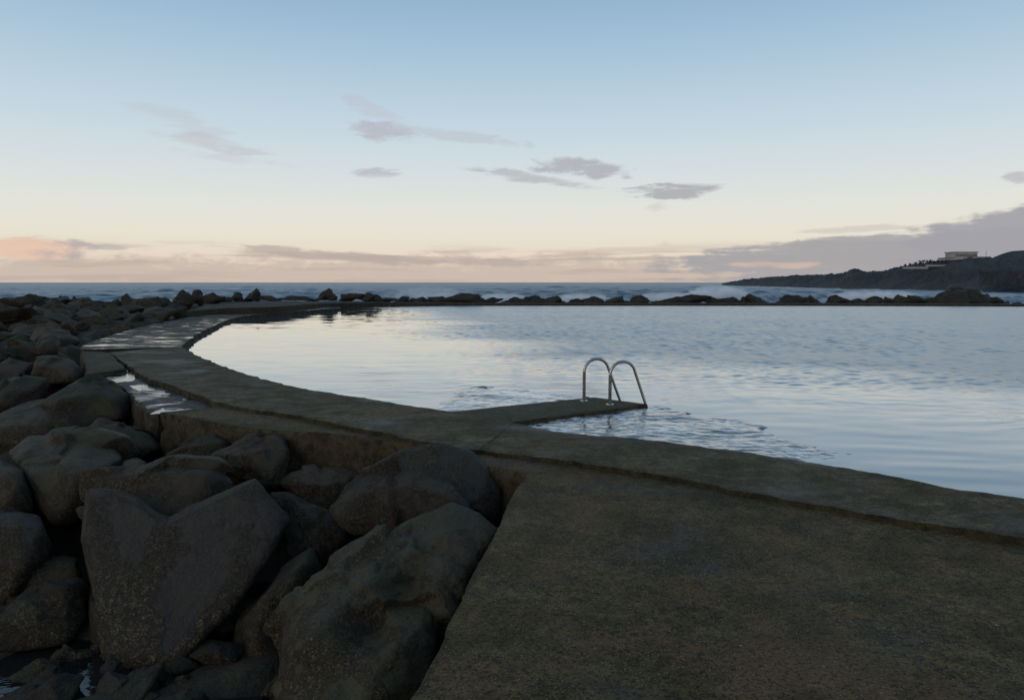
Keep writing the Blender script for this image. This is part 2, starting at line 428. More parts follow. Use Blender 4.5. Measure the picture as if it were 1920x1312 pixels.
M['lowslab'] = concrete('wet_concrete', (.042, .040, .032), (.060, .054, .044), (.076, .066, .05), .3, .5, .8, False, (1, 1, 1), .6, film=1.0)
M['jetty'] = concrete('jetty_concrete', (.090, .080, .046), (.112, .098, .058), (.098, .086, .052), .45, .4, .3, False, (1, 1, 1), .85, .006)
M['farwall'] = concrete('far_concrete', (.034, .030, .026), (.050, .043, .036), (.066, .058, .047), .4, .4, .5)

def water_mat(name, base, rough=.03):
    m, g, b = new_mat(name)
    b.inputs['Base Color'].default_value = (*base, 1); b.inputs['Roughness'].default_value = rough
    b.inputs['IOR'].default_value = 1.55; b.inputs['Specular IOR Level'].default_value = .5
    return m, g, b
# pool: glassy near the curved walk, ruffled by wind farther out
m, g, b = water_mat('pool_water', (.036, .098, .150), .02); M['pool'] = m
pos = gpos(g); s = g.n('ShaderNodeSeparateXYZ'); g.nt.links.new(pos, s.inputs[0]); X, Y = s.outputs[0], s.outputs[1]
big = g.noise(g.vscale(pos, (.10, .22, 1)), 1, 4, .55)
m1 = g.m('DIVIDE', g.add(X, g.mul(g.sub(Y, 18.0), .25)), 3.0)
m2 = g.m('DIVIDE', g.add(g.sub(Y, 18.5), g.mul(g.m('MAXIMUM', X, 0.0), .65)), 5.0)
rm = g.sstep(g.add(g.m('MINIMUM', m1, m2), g.mul(g.sub(big, .5), 3.0)), -.9, 1.4)
def wavelets(g, pos, layers):
    """a surface normal from sums of wave slopes (noise colours), as wind-ruffled water has"""
    tot = None
    for sc, vs, kx, ky, mask in layers:
        nd = g.n('ShaderNodeTexNoise'); g.put(nd.inputs['Vector'], g.vscale(pos, vs))
        nd.inputs['Scale'].default_value = sc; nd.inputs['Detail'].default_value = 2; nd.inputs['Roughness'].default_value = .5; nd.inputs['Distortion'].default_value = .3
        a = g.n('ShaderNodeVectorMath', operation='SUBTRACT'); g.put(a.inputs[0], nd.outputs['Color']); a.inputs[1].default_value = (.5, .5, .5)
        b_ = g.n('ShaderNodeVectorMath', operation='MULTIPLY'); g.put(b_.inputs[0], a.outputs[0]); b_.inputs[1].default_value = (kx, ky, 0)
        c = g.n('ShaderNodeVectorMath', operation='SCALE'); g.put(c.inputs[0], b_.outputs[0]); g.put(c.inputs['Scale'], mask)
        if tot is None: tot = c.outputs[0]
        else:
            d = g.n('ShaderNodeVectorMath', operation='ADD'); g.put(d.inputs[0], tot); g.put(d.inputs[1], c.outputs[0]); tot = d.outputs[0]
    d = g.n('ShaderNodeVectorMath', operation='ADD'); g.put(d.inputs[0], tot); g.put(d.inputs[1], g.n('ShaderNodeNewGeometry').outputs['Normal'])
    e = g.n('ShaderNodeVectorMath', operation='NORMALIZE'); g.put(e.inputs[0], d.outputs[0]); return e.outputs[0]
calm = g.sub(1.0, rm)
patchy = g.add(.35, g.sstep(g.noise(g.vscale(pos, (.18, .5, 1)), 1, 3, .5), .35, .65))
g.put(b.inputs['Normal'], wavelets(g, pos, [(.55, (.35, 1.5, 1), .015, .03, 1.0), (2.0, (.5, 1.4, 1), .03, .06, patchy),
      (6.0, (.7, 1.2, 1), .12, .20, rm), (3.4, (1, .28, 1), .16, .34, rm), (1.3, (1, .5, 1), .06, .16, rm)]))
rgh = g.add(.02, g.mul(rm, .27)); g.put(b.inputs['Roughness'], rgh); g.put(b.inputs['Coat Roughness'], rgh)
b.inputs['Coat Weight'].default_value = .6; b.inputs['Coat IOR'].default_value = 1.5
b.id_data.links.new(b.inputs['Normal'].links[0].from_socket, b.inputs['Coat Normal'])
m, g, b = water_mat('sea_water', (.034, .078, .125), .35); M['sea'] = m
pos = gpos(g)
s = g.n('ShaderNodeSeparateXYZ'); g.nt.links.new(pos, s.inputs[0])
dist = g.n('ShaderNodeVectorMath', operation='LENGTH'); g.nt.links.new(pos, dist.inputs[0])
far = g.sstep(dist.outputs['Value'], 15.0, 60.0)
g.put(b.inputs['Normal'], wavelets(g, pos, [(.5, (.6, 1, 1), .35, .55, 1.0), (2.2, (.6, 1, 1), .4, .6, 1.0)]))
at = g.n('ShaderNodeAttribute', attribute_name='foam')
fn = g.noise(g.vscale(pos, (.35, 1, 1)), .8, 6, .7)
fm = g.sstep(g.add(at.outputs['Fac'], g.mul(g.sub(fn, .5), 1.6)), .5, .82)
g.put(b.inputs['Base Color'], g.mix(fm, (.034, .078, .125), (.60, .64, .68)))
g.put(b.inputs['Roughness'], g.sstep(fm, 0.0, 1.0, .36, .8))
m, g, b = water_mat('puddle_water', (.008, .009, .010), .02); M['puddle'] = m
pos = gpos(g)
g.put(b.inputs['Normal'], g.bump(g.noise(g.vscale(pos, (1, 2, 1)), 5, 3, .5), .12, .05))

m, g, b = water_mat('wet_shelf', (.040, .044, .050), .12); M['shelf'] = m
pos = gpos(g)
glint = g.add(g.mul(g.noise(g.vscale(pos, (.45, 1.5, 1)), 1.2, 6, .68, .6), .7), g.mul(g.noise(g.vscale(pos, (.8, 1.4, 1)), 9, 5, .75), .3))     # bright water-film reflection painted as a pale wash over dark algae
g.put(b.inputs['Base Color'], g.mix(g.sstep(glint, .485, .585), g.mix(g.sstep(g.noise(pos, 12, 5, .75), .4, .6), (.020, .026, .036), (.060, .070, .086)), (.62, .65, .69)))
wm_ = g.sstep(glint, .42, .60, .35, 1.0)
g.put(b.inputs['Normal'], wavelets(g, pos, [(7, (1, 1.5, 1), .10, .14, wm_), (20, (1, 1, 1), .22, .28, wm_)]))
b.inputs['Roughness'].default_value = .12; b.inputs['Coat Weight'].default_value = .5; b.inputs['Coat Roughness'].default_value = .06
def plain(name, col, rough=.8, metal=0.0, var=.25, scale=3.0):
    m, g, b = new_mat(name); pos = opos(g)
    n = g.noise(pos, scale, 5, .6)
    g.put(b.inputs['Base Color'], g.mix(g.sstep(n, .3, .7), tuple(c * (1 - var) for c in col), tuple(min(1, c * (1 + var)) for c in col)))
    b.inputs['Roughness'].default_value = rough; b.inputs['Metallic'].default_value = metal
    g.put(b.inputs['Normal'], g.bump(g.noise(pos, scale * 8, 4, .6), .2, .02))
    return m
M['steel'] = plain('brushed_steel', (.34, .335, .32), .28, 1.0, .15, 9)
M['steel_dull'] = plain('weathered_steel', (.17, .168, .16), .42, 1.0, .35, 14)
M['flange'] = plain('bright_steel', (.55, .54, .50), .3, .9, .15, 20)
M['plaster'] = plain('pale_plaster', (.36, .345, .32), .9, 0, .12, .4)
M['plaster_dark'] = plain('dark_stone', (.17, .16, .15), .9, 0, .2, .5)  # darker stone tone for window bands, stair, roof and coping
M['glass'] = plain('window_glass', (.05, .055, .06), .2)
M['palm'] = plain('palm_leaf', (.020, .024, .018), .8)
M['trunk'] = plain('palm_trunk', (.035, .03, .026), .9)
M['redleaf'] = plain('red_flowers', (.17, .055, .05), .9)
M['redpaint'] = plain('red_paint', (.25, .03, .045), .6)
M['cliff'] = plain('dark_masonry', (.026, .030, .036), .9, 0, .3, .3)
M['foam'] = plain('sea_foam', (.62, .66, .71), .9, 0, .12, .5)

# ------------------------------------------------------------------ sea and pool water
SEA = -1.5
def build_sea():
    rr = [12.0]
    while rr[-1] < 30000:
        r = rr[-1]; rr.append(r * (1.2 if r < 40 else 1.0085 if r < 700 else 1.02 if r < 3000 else 1.15))
    rr = np.array(rr)
    a = np.concatenate([np.arange(-180, -46, 6), np.arange(-46, 46, .28), np.arange(46, 180, 6)]); a = np.radians(a)
    rg, ag = np.meshgrid(rr, a, indexing='ij')
    x = rg * np.sin(ag); y = rg * np.cos(ag); rs = np.random.RandomState(3)
    x0 = x.ravel(); y0 = y.ravel(); r0 = rg.ravel()
    wx = 6 * gnoise(np.stack([x0 * .02, y0 * .02, 0 * x0], 1)); wy = 5 * gnoise(np.stack([x0 * .02, y0 * .02, 0 * x0 + 9], 1))
    h = np.zeros_like(x0)
    for lam, am in ((38, .16), (26, .17), (17, .19), (11, .21), (7, .20), (4.6, .16), (3.1, .12), (2.1, .08)):
        for k in range(2):
            th = rs.normal(0, .42); ph = rs.uniform(0, 6.28); kk = 2 * math.pi / lam
            w = np.sin(kk * ((x0 + wx) * math.sin(th) + (y0 + wy) * math.cos(th)) + ph)
            fade = sm(lam / (r0 * .0085 * 2.4), .5, 1.4) if lam < 20 else sm(lam / (r0 * .012 * 2.4), .4, 1.2)
            h += am * 1.15 * (1.4 * (1 - np.abs(w)) - .5 if k == 0 else w * .7) * fade
    patch = fbm(np.stack([x0 * .012, y0 * .022, 0 * x0 + 4], 1), 3)
    h *= (.75 + .5 * patch) * sm(r0, 40, 85)
    foam = sm(h, .85, 1.9) * .50
    # surf in front of the headland and along the breakwater
    az_ = np.degrees(ag.ravel())
    surf = sm(az_, 14, 20) * (1 - sm(r0, 260, 420)) * sm(r0, 95, 120) * .34
    near = (1 - sm(r0, 85, 125)) * sm(r0, 48, 60) * .30
    foam = np.clip(foam + surf * (.7 + patch) + near * (.6 + patch), 0, 1)
    z = SEA + h
    n, k = rg.shape; idx = np.arange(n * k).reshape(n, k); nx = np.roll(idx, -1, 1)
    F = np.stack([idx[:-1].ravel(), nx[:-1].ravel(), nx[1:].ravel(), idx[1:].ravel()], 1)[:, ::-1]
    V = np.stack([x0, y0, z], 1)
    me = mesh_np('sea', V, F)
    at = me.attributes.new('foam', 'FLOAT', 'POINT'); at.data.foreach_set('value', foam.astype(np.float32))
    return tag(link('sea', me, M['sea']), 'dark blue choppy sea reaching the horizon', kind='structure')
build_sea()

ZW, ZP, ZC, ZJ = .16, .10, .065, .09     # tops of walkway, platform and ledge, low slab, jetty
I1 = [(1920, 934), (1640, 886), (1400, 848), (1200, 822), (1080, 812), (965, 793), (845, 771), (760, 758), (650, 741), (540, 722), (450, 697), (385, 673), (341, 650)]
O1 = [(1920, 1005), (1640, 963), (1400, 921), (1180, 880), (1020, 858), (900, 843), (770, 822), (660, 800), (540, 776), (420, 757), (330, 725), (265, 702), (205, 660)]
I2 = [(341, 650), (350, 640), (372, 625), (400, 611), (425, 600), (460, 592), (517, 587), (579, 582), (640, 577)]
O2 = [(150, 655), (160, 645), (218, 625), (282, 608), (332, 598), (365, 591), (430, 586), (520, 579.5), (600, 574.5)]
i1 = [P(u, v, ZW) for u, v in I1]; o1 = [P(u, v, ZW) for u, v in O1]
i1 = [np.array((30, -3.5, ZW)), np.array((14, 1.9, ZW)), np.array((8.0, 4.1, ZW))] + i1
o1 = [np.array((29, -5.0, ZW)), np.array((13.4, .55, ZW)), np.array((7.5, 3.0, ZW))] + o1
i2 = [P(u, v, ZW) for u, v in I2]; o2 = [P(u, v, ZW) for u, v in O2]
FWF = [(348, 595, .46), (416, 590, .52), (517, 587.5, .56), (579, 580, .52), (629, 574.8, .42), (714, 572.2, .36), (798, 571.3, .30), (900, 570.6, .22), (1100, 570.4, .2), (1500, 570.6, .2), (1890, 571.8, .2), (2300, 573.5, .2)]
fwf = []
for u, v, z in FWF:
    p = P(u, v, .12); p[2] = z; fwf.append(p)

pool_poly = [(i1[k] + o1[k]) / 2 for k in range(len(i1))] + [(i2[k] + o2[k]) / 2 for k in range(1, len(i2))] + [fwf[k] + np.array((0, .4, 0)) for k in range(5, len(fwf))]
pool_poly += [np.array((95, fwf[-1][1], 0)), np.array((95, -3, 0))]
def build_pool():
    poly = np.array(pool_poly)[:, :2]
    def inside(x, y):
        r = np.zeros(x.shape, bool)
        for (x1, y1), (x2, y2) in zip(poly, np.roll(poly, -1, 0)):
            c = (y1 > y) != (y2 > y); r ^= c & (x < (x2 - x1) * (y - y1) / (y2 - y1 + 1e-12) + x1)
        return r
    rr = np.concatenate([4.5 * np.exp(np.arange(0, math.log(9 / 4.5), .0062)), 9 * np.exp(np.arange(0, math.log(82 / 9), .0038)), 82 * np.exp(np.arange(0, math.log(130 / 82), .012))])
    a = np.radians(np.concatenate([np.arange(-46, 38, .12), np.arange(38, 100, .6)]))
    rg, ag = np.meshgrid(rr, a, indexing='ij'); x = (rg * np.sin(ag)).ravel(); y = (rg * np.cos(ag)).ravel()
    n, k = rg.shape; rs = np.random.RandomState(5); r0 = rg.ravel()
    big = fbm(np.stack([x * .10, y * .22, 0 * x], 1), 3)
    rm = sm(np.minimum((x + .25 * (y - 18)) / 3.0, (y - 18.5 + .65 * np.maximum(x, 0)) / 5.0) + big * .9, -.9, 1.5)
    wx = .5 * gnoise(np.stack([x * .35, y * .35, 0 * x + 3], 1)); wy = .5 * gnoise(np.stack([x * .35, y * .35, 0 * x + 7], 1))
    h = np.zeros_like(x)
    for lam, slope in ((.15, .07), (.21, .09), (.30, .10), (.44, .075), (.7, .04)):
        for q_ in range(3):
            th = rs.normal(.25, .55); kk = 2 * math.pi / lam
            w = np.sin(kk * ((x + wx) * math.sin(th) + (y + wy) * math.cos(th)) + rs.uniform(0, 6.28))
            h += slope / kk * .8 * w * sm(lam / (r0 * .0038), 1.6, 3.2) * (.55 + .45 * sm(r0, 19, 34)) * (rm * (.75 + .5 * big) + .02)
    for lam, slope in ((1.3, .004), (.55, .006), (2.4, .002)):        # slow glassy ripples near the walk
        for q_ in range(2):
            th = rs.normal(-.1, .4); kk = 2 * math.pi / lam
            w = np.sin(kk * ((x + 2 * wx) * math.sin(th) + (y + wy) * math.cos(th)) + rs.uniform(0, 6.28))
            h += slope / kk * w * sm(lam / (r0 * .0062), 2.0, 4.0) * (.35 + .65 * sm(x + .12 * y, -4, 3))
    idx = np.arange(n * k).reshape(n, k)
    F = np.stack([idx[:-1, :-1].ravel(), idx[:-1, 1:].ravel(), idx[1:, 1:].ravel(), idx[1:, :-1].ravel()], 1)[:, ::-1]
    F = F[inside(x[F].mean(1), y[F].mean(1))]
    used = np.unique(F); rmap = np.zeros(n * k, int); rmap[used] = np.arange(len(used))
    me = mesh_np('pool_water', np.stack([x, y, h], 1)[used], rmap[F])
    if me.polygons[0].normal.z < 0: me.flip_normals()
    tag(link('pool_water', me, M['pool']), 'still seawater pool mirroring the pale sky', kind='structure')
build_pool()

# ------------------------------------------------------------------ concrete: walkway, platform, ledge, low slab, jetty
walk = tag(empty('walkway', tuple(i1[6])), 'grey concrete walkway curving round the pool', kind='structure')
bpy.context.view_layer.update()
def walk_slab(A, B, n, nt_, seed, depth=1.7, amp=.004, mat='walk'):
    o = slab('concrete_slab', A, B, nt_, depth, amp, .05, .03, 6, seed, M[mat], None, .012, .02, False)
    o.parent = walk; o.matrix_parent_inverse = walk.matrix_world.inverted(); return o
Aall = resample(i1, 900); Ball = resample(o1, 900)
cutsx = [0, 480, 899]
for k in range(2):
    a, b_ = cutsx[k], cutsx[k + 1] + 1
    A, B = Aall[a:b_].copy(), Ball[a:b_].copy()
    dz = (.0, .004, .0, -.004, .003)[k]; A[:, 2] += dz; B[:, 2] += dz
    walk_slab(A, B, 0, 16, k + 1)
walk_slab(resample(i2, 420), resample(o2, 420), 0, 60, 9, amp=.009, mat='wetwalk')

# platform and ledge in one pour
F1 = [(300, 772), (400, 790), (500, 805), (620, 812), (720, 825), (820, 842), (905, 872), (985, 888), (964, 920), (922, 1012), (871, 1109), (766, 1312)]
J1 = [(410, 763), (480, 769), (560, 781), (660, 800), (770, 822), (870, 839), (960, 850), (1020, 858), (1180, 880), (1400, 921), (1640, 963), (1920, 1005)]
f1 = [P(u, v, ZP) for u, v in F1] + [np.array((-1.1, 1.2, ZP)), np.array((-2.4, -3.0, ZP)), np.array((-3, -6, ZP))]
j1 = [P(u, v, ZP) for u, v in J1] + [np.array((7.5, 3.0, ZP)), np.array((13.4, .55, ZP)), np.array((29, -5.5, ZP))]
j1 = [p + np.array((.05, .12, 0)) for p in j1]    # tucks under the walkway's edge
tag(slab('platform', resample(f1, 760), resample(j1, 760), 60, 1.75, .007, .008, .055, 18, 4, M['platform'], None, .016, .02), 'broad gritty brown concrete platform in the foreground', kind='structure')
# low slab with puddles, left of the walkway
cj = [P(u, v, ZC) for u, v in ((236, 690), (270, 705), (330, 729), (375, 748), (412, 764))]
cl = [P(u, v, ZC) for u, v in ((185, 699), (212, 716), (243, 736), (258, 752), (292, 772))]
cj = [p + np.array((.12, .05, 0)) for p in cj]
tag(slab('low_slab', resample(cl, 120), resample(cj, 120), 40, 1.6, .012, .025, .06, 14, 6, M['lowslab'], None, .03, .08), 'low wet concrete slab with puddles beside the walkway', kind='structure')
dj = [P(u, v, ZW) for u, v in ((206, 661), (220, 675), (238, 690))]
dl = [P(u, v, ZW) for u, v in ((152, 657), (158, 680), (163, 701))]
tag(slab('mossy_block', resample(dl, 50), resample(dj, 50), 24, 1.6, .012, .03, .06, 8, 7, M['ledge'], None, .03, .06), 'mossy brown concrete block at the outer bend of the walkway', kind='structure')
# raised wall round the far end of the pool
bk = [np.array(p) for p in ((-20.6, 49, .5), (-25, 62, .52), (-22, 64, .5), (-17.5, 65, .46), (-14, 67.5, .4))]
back = []
for k, p in enumerate(fwf): back.append(bk[k] if k < 5 else p + np.array((0, 1.6 + .1 * (k - 5), 0)))
tag(slab('pool_wall', resample(fwf, 420), resample(back, 420), 10, 1.9, .01, .03, .05, 6, 8, M['farwall'], None, .03, .05), 'low dark concrete wall closing the far side of the pool', kind='structure')

# jetty and the shelf awash round it
jn = [P(u, v, ZJ) for u, v in ((905, 803), (965, 790), (1090, 774), (1214, 757))]
jf = [P(u, v, ZJ) for u, v in ((800, 778), (846, 771), (980, 757), (1114, 744))]
tag(slab('jetty', resample_lin(jf, 90), resample_lin(jn, 90), 16, .3, .003, .008, .012, 4, 12, M['jetty'], None, .01), 'short olive concrete jetty with the steel pool ladder', kind='structure')
def build_shelf():
    # along-walk parameter s, outward parameter t
    inner = [P(u, v, 0) for u, v in ((640, 738), (760, 759), (845, 773), (965, 795), (1080, 815), (1200, 826), (1400, 852), (1560, 878), (1680, 897))]
    outer = [P(u, v, 0) for u, v in ((760, 716), (830, 716), (897, 722), (1080, 743), (1214, 760), (1318, 773), (1480, 812), (1600, 850), (1720, 890))]
    inner = [p + np.array((-.1, -.25, 0)) for p in inner]
    A = resample(inner, 420); B = resample(outer, 420); k = 120
    t = np.linspace(0, 1, k)[None, :, None]; V = (A[:, None] * (1 - t) + B[:, None] * t)
    s = np.linspace(0, 8, 420)[:, None] * np.ones((1, k)); tt = t[0, :, 0][None, :] * np.ones((420, 1))
    fl = V.reshape(-1, 3)
    n1 = fbm(fl * (.9, 1.6, 1) + 3, 4, .6).reshape(420, k); n2 = fbm(fl * (5, 8, 1) + 8, 4, .6).reshape(420, k)
    env = sm(s, .8, 2.2) * (1 - sm(s + .8 * n1, 5.9, 8.3))
    z = -.028 + .055 * env + .016 * n1 + .006 * n2 + .014 * sm(tt, .86, .97) * env - .10 * sm(tt + .16 * n1, .84, 1.02) - .05 * (1 - env)
    V[..., 2] = z
    idx = np.arange(420 * k).reshape(420, k)
    F = np.stack([idx[:-1, :-1].ravel(), idx[1:, :-1].ravel(), idx[1:, 1:].ravel(), idx[:-1, 1:].ravel()], 1)
    me = mesh_np('sunken_shelf', V.reshape(-1, 3), F)
    if me.polygons[0].normal.z < 0: me.flip_normals()
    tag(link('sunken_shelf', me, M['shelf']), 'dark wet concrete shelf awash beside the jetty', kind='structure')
build_shelf()

# puddles: thin sheets of water lying in the hollows
def puddle(pts, z, seed, label):
    p = resample(np.array([P(u, v, z) for u, v in pts] + [P(*pts[0], z)]), 90)[:-1]
    c = p.mean(0); d = p - c
    p = c + d * (1 + .30 * fbm(p * 3 + seed, 4, .6)[:, None]); p[:, 2] = z
    n = len(p); rings = [c[None]] + [c + (p - c) * s for s in (.5, 1.0)]
    V = np.concatenate([c[None], c + (p - c) * .985, np.column_stack([p[:, :2], np.full(n, z - .012)])])
    bm = bmesh.new(); vs = [bm.verts.new(x) for x in V]
    for k in range(n):
        a, b_ = 1 + k, 1 + (k + 1) % n
        bm.faces.new((vs[0], vs[a], vs[b_])); bm.faces.new((vs[a], vs[a + n], vs[b_ + n], vs[b_]))
    bmesh.ops.recalc_face_normals(bm, faces=bm.faces[:])
    for f in bm.faces[:1]:
        if f.normal.z < 0: bmesh.ops.reverse_faces(bm, faces=bm.faces[:])
    me = bpy.data.meshes.new('puddle'); bm.to_mesh(me); bm.free()
    for f in me.polygons: f.use_smooth = False
    return tag(link('puddle', me, M['puddle']), label, kind='structure')
puddle([(290, 776), (325, 742), (362, 740), (400, 752), (425, 768), (360, 774)], ZC + .0005, 1, 'bright puddle at the corner of the low slab')
puddle([(186, 704), (225, 688), (262, 700), (300, 716), (285, 732), (230, 722)], ZC + .0005, 2, 'long broken puddle at the upper end of the low slab')

# ------------------------------------------------------------------ pool ladder
def tube(name, pts, rad, mat, parent, seg=14, n=None):
    pts = np.asarray(pts, float)
    d = np.gradient(pts, axis=0); d /= np.linalg.norm(d, axis=1)[:, None]
    ref = np.array((0.3, 1, .1)); V = []
    for p, t in zip(pts, d):
        a = np.cross(t, ref); a /= np.linalg.norm(a); b_ = np.cross(t, a)
        for k in range(seg):
            w = 2 * math.pi * k / seg; V.append(p + rad * (math.cos(w) * a + math.sin(w) * b_))
    m_ = len(pts); F = [[i * seg + k, i * seg + (k + 1) % seg, (i + 1) * seg + (k + 1) % seg, (i + 1) * seg + k] for i in range(m_ - 1) for k in range(seg)]
    return link(name, mesh_np(name, np.array(V), np.array(F)), mat, parent)
def lathe(name, prof, cen, mat, parent, seg=28):
    V = [(cen[0] + r * math.cos(2 * math.pi * k / seg), cen[1] + r * math.sin(2 * math.pi * k / seg), cen[2] + z) for r, z in prof for k in range(seg)]
    F = [[i * seg + k, i * seg + (k + 1) % seg, (i + 1) * seg + (k + 1) % seg, (i + 1) * seg + k] for i in range(len(prof) - 1) for k in range(seg)]
    me = mesh_np(name, np.array(V), np.array(F)); me.set_sharp_from_angle(angle=R(40)); return link(name, me, mat, parent)
lad = tag(empty('pool_ladder'), 'stainless steel pool ladder with two arched handrails on the jetty', 'ladder')
for (bu, bv), (eu, ev), (tu, tv) in (((1095, 751.5), (1161, 749), (1110, 673)), ((1143.5, 758.5), (1209, 756), (1160, 678))):
    b0 = P(bu, bv, ZJ); e0 = P(eu, ev, ZJ)
    h = e0 - b0; h[2] = 0; L = np.linalg.norm(h); h /= L
    ztop = PD(tu, tv, b0[1] + .25 * (e0[1] - b0[1]))[2]; H = ztop - ZJ
    zb = H * .69                      # where the bend starts
    hp = lambda s_, z: b0 + h * s_ + np.array((0, 0, z))
    # rounded arch then a straight slope to the water
    r_ = H - zb; arc = [hp(0, zb)]
    end_ang = R(62)
    for k in range(1, 19):
        w = math.pi - k / 18 * (math.pi / 2 + end_ang)
        arc.append(hp(r_ + r_ * math.cos(w), zb + r_ * math.sin(w)))
    slope = [arc[-1] + (hp(L + .01, .0) - arc[-1]) * (k / 10) for k in range(1, 11)]
    dn = [slope[-1] + np.array((h[0] * .02 * k, h[1] * .02 * k, -.08 * k)) for k in range(1, 14)]
    tube('handrail', [hp(0, zb - .02)] + arc + slope + dn, .0245, M['steel'], lad)
    tube('post', [hp(0, -.02 + (zb + .02) * k / 6) for k in range(7)], .028, M['steel_dull'], lad)
    lathe('base_flange', [(.0275, .012), (.06, .010), (.066, .004), (.066, -.006)], b0 + np.array((0, 0, .004)), M['flange'], lad)

# ------------------------------------------------------------------ headland far right
def build_headland():
    us = [1352, 1400, 1450, 1500, 1560, 1600, 1650, 1700, 1760, 1830, 1920, 2050, 2250, 2500]
    shore = [900, 720, 600, 500, 430, 385, 350, 325, 305, 285, 270, 262, 255, 250]
    crestv = [531.5, 524, 520, 517, 516, 514, 509, 500, 489.5, 487.5, 487, 482, 476, 470]
    n, k = 520, 130
    t = np.linspace(0, 1, n) * (len(us) - 1); U = np.interp(t, range(len(us)), us)
    S = np.interp(t, range(len(us)), shore); CV = np.interp(t, range(len(us)), crestv)
    CV = CV - 3.0 * np.exp(-((U - 1598) / 14) ** 2) * 2.6
    V = np.zeros((n, k, 3))
    for i in range(n):
        Dc = S[i] + 55; top = PD(U[i], CV[i], Dc); sl = (U[i] - 960) / FPX
        sea0 = SEA - 1.0
        for j in range(k):
            f = j / (k - 1); D = S[i] - 6 + f * 190
            g_ = (D - S[i]) / 55
            prof = sm(np.array(g_), -.12, 1.0) if g_ < 1 else 1 - .5 * sm(np.array(g_), 1.2, 3.3)
            prof = .55 * prof + .45 * (1 - (1 - min(max(g_ + .1, 0), 1)) ** 3 if g_ < 1 else prof)
            V[i, j] = (sl * D, D, sea0 + (top[2] - sea0) * prof)
    fl = V.reshape(-1, 3)
    hh = (fl[:, 2] - SEA).clip(0, 8)
    fl[:, 2] += (.9 * fbm(fl * .06 + 2, 5, .55) + .9 * np.abs(fbm(fl * .22, 4, .6)) - .25 + .9 * np.clip(fbm(fl * (.35, .35, .1) + 50, 3), 0, 1)) * np.clip(hh / 5, 0, 1)
    idx = np.arange(n * k).reshape(n, k)
    F = np.stack([idx[:-1, :-1].ravel(), idx[:-1, 1:].ravel(), idx[1:, 1:].ravel(), idx[1:, :-1].ravel()], 1)[:, ::-1]
    me = mesh_np('headland', fl, F)
    if sum(p.normal.z for p in list(me.polygons)[:4000]) < 0: me.flip_normals()
    m, g, b = new_mat('headland_scrub'); pos = gpos(g)
    a = g.noise(g.vscale(pos, (1, 1, 2)), .06, 6, .65); c = g.noise(pos, .5, 5, .7)
    col = g.mix(g.sstep(a, .4, .6), (.040, .050, .062), (.080, .084, .088))
    col = g.mix(g.mul(g.sstep(c, .5, .62), .6), col, (.024, .032, .026)); col = g.mix(g.mul(g.sstep(g.noise(pos, .16, 6, .7), .55, .68), .6), col, (.12, .112, .10))
    g.put(b.inputs['Base Color'], col); b.inputs['Roughness'].default_value = .9
    g.put(b.inputs['Normal'], g.bump(g.add(a, c), 1.0, 3.0))
    tag(link('headland', me, m), 'dark rocky headland running out to sea on the right', kind='structure')
    # round hill behind, cut by the frame
    D = 380; c = PD(1912, 497, D); top = PD(1912, 466.5, D)[2]
    n = 70; gx, gy = np.meshgrid(np.linspace(-34, 34, n), np.linspace(-30, 30, n), indexing='ij')
    rr = np.hypot(gx / 24.0, gy / 26); z = (top - c[2] + 3) * np.exp(-(rr ** 2.2) * 1.7) - 4
    fl = np.stack([c[0] + gx.ravel(), c[1] + gy.ravel(), c[2] + z.ravel() + .5 * fbm(np.stack([gx.ravel(), gy.ravel(), 0 * gx.ravel()], 1) * .12, 4)], 1)
    idx = np.arange(n * n).reshape(n, n)
    F = np.stack([idx[:-1, :-1].ravel(), idx[1:, :-1].ravel(), idx[1:, 1:].ravel(), idx[:-1, 1:].ravel()], 1)
    tag(link('hill', mesh_np('hill', fl, F), m), 'dark rounded hill above the headland at the right edge', kind='structure')
build_headland()

def boxes(name, specs, mat, parent=None, bev=0.0):
    """one mesh from boxes given as (x0,x1,y0,y1,z0,z1)"""
    bm = bmesh.new()
    for x0, x1, y0, y1, z0, z1 in specs:
        r = bmesh.ops.create_cube(bm, size=1)['verts']
        for v in r: v.co = ((x0 + x1) / 2 + v.co.x * (x1 - x0), (y0 + y1) / 2 + v.co.y * (y1 - y0), (z0 + z1) / 2 + v.co.z * (z1 - z0))
    me = bpy.data.meshes.new(name); bm.to_mesh(me); bm.free()
    return link(name, me, mat, parent)
def pxbox(u0, u1, v0, v1, D, thick):
    a = PD(u0, v1, D); b_ = PD(u1, v0, D); return [a[0], b_[0], D, D + thick, a[2], b_[2]]
# flat-roofed house on the crest
hs = tag(empty('house'), 'pale flat roofed house on the crest of the headland', 'house')
D = 350
w = pxbox(1790, 1833, 473.5, 492, D, 8)
boxes('wall', [w], M['plaster'], hs)
boxes('roof_parapet', [[w[0] - .3, w[1] + .3, D - .3, D + 8.3, w[5], w[5] + .45]], M['plaster'], hs)
boxes('window_band', [[w[0] + .2, w[1] - 2.6, D - .06, D + .2, w[5] - 1.9, w[5] - .8]], M['plaster_dark'], hs)
boxes('window_band', [[w[1] - 2.3, w[1] - .1, D - .06, D + .2, w[5] - 1.9, w[5] - .8]], M['plaster_dark'], hs)
st = [[PD(1806 + k * 1.6, 489, D)[0], PD(1809 + k * 1.6, 489, D)[0], D - 1.2, D - .1, PD(0, 489.5 - k * 1.5, D)[2] - .7, PD(0, 489.5 - k * 1.5, D)[2]] for k in range(8)]
boxes('stair', st, M['plaster_dark'], hs)
an = tag(empty('low_wing'), 'long low pale wing in front of the flat roofed house', 'building')
w = pxbox(1772, 1790, 484, 493, 346, 6); boxes('wall', [w], M['plaster'], an)
boxes('roof', [[w[0] - .2, w[1] - .05, 345.8, 352.2, w[5], w[5] + .25]], M['plaster_dark'], an)
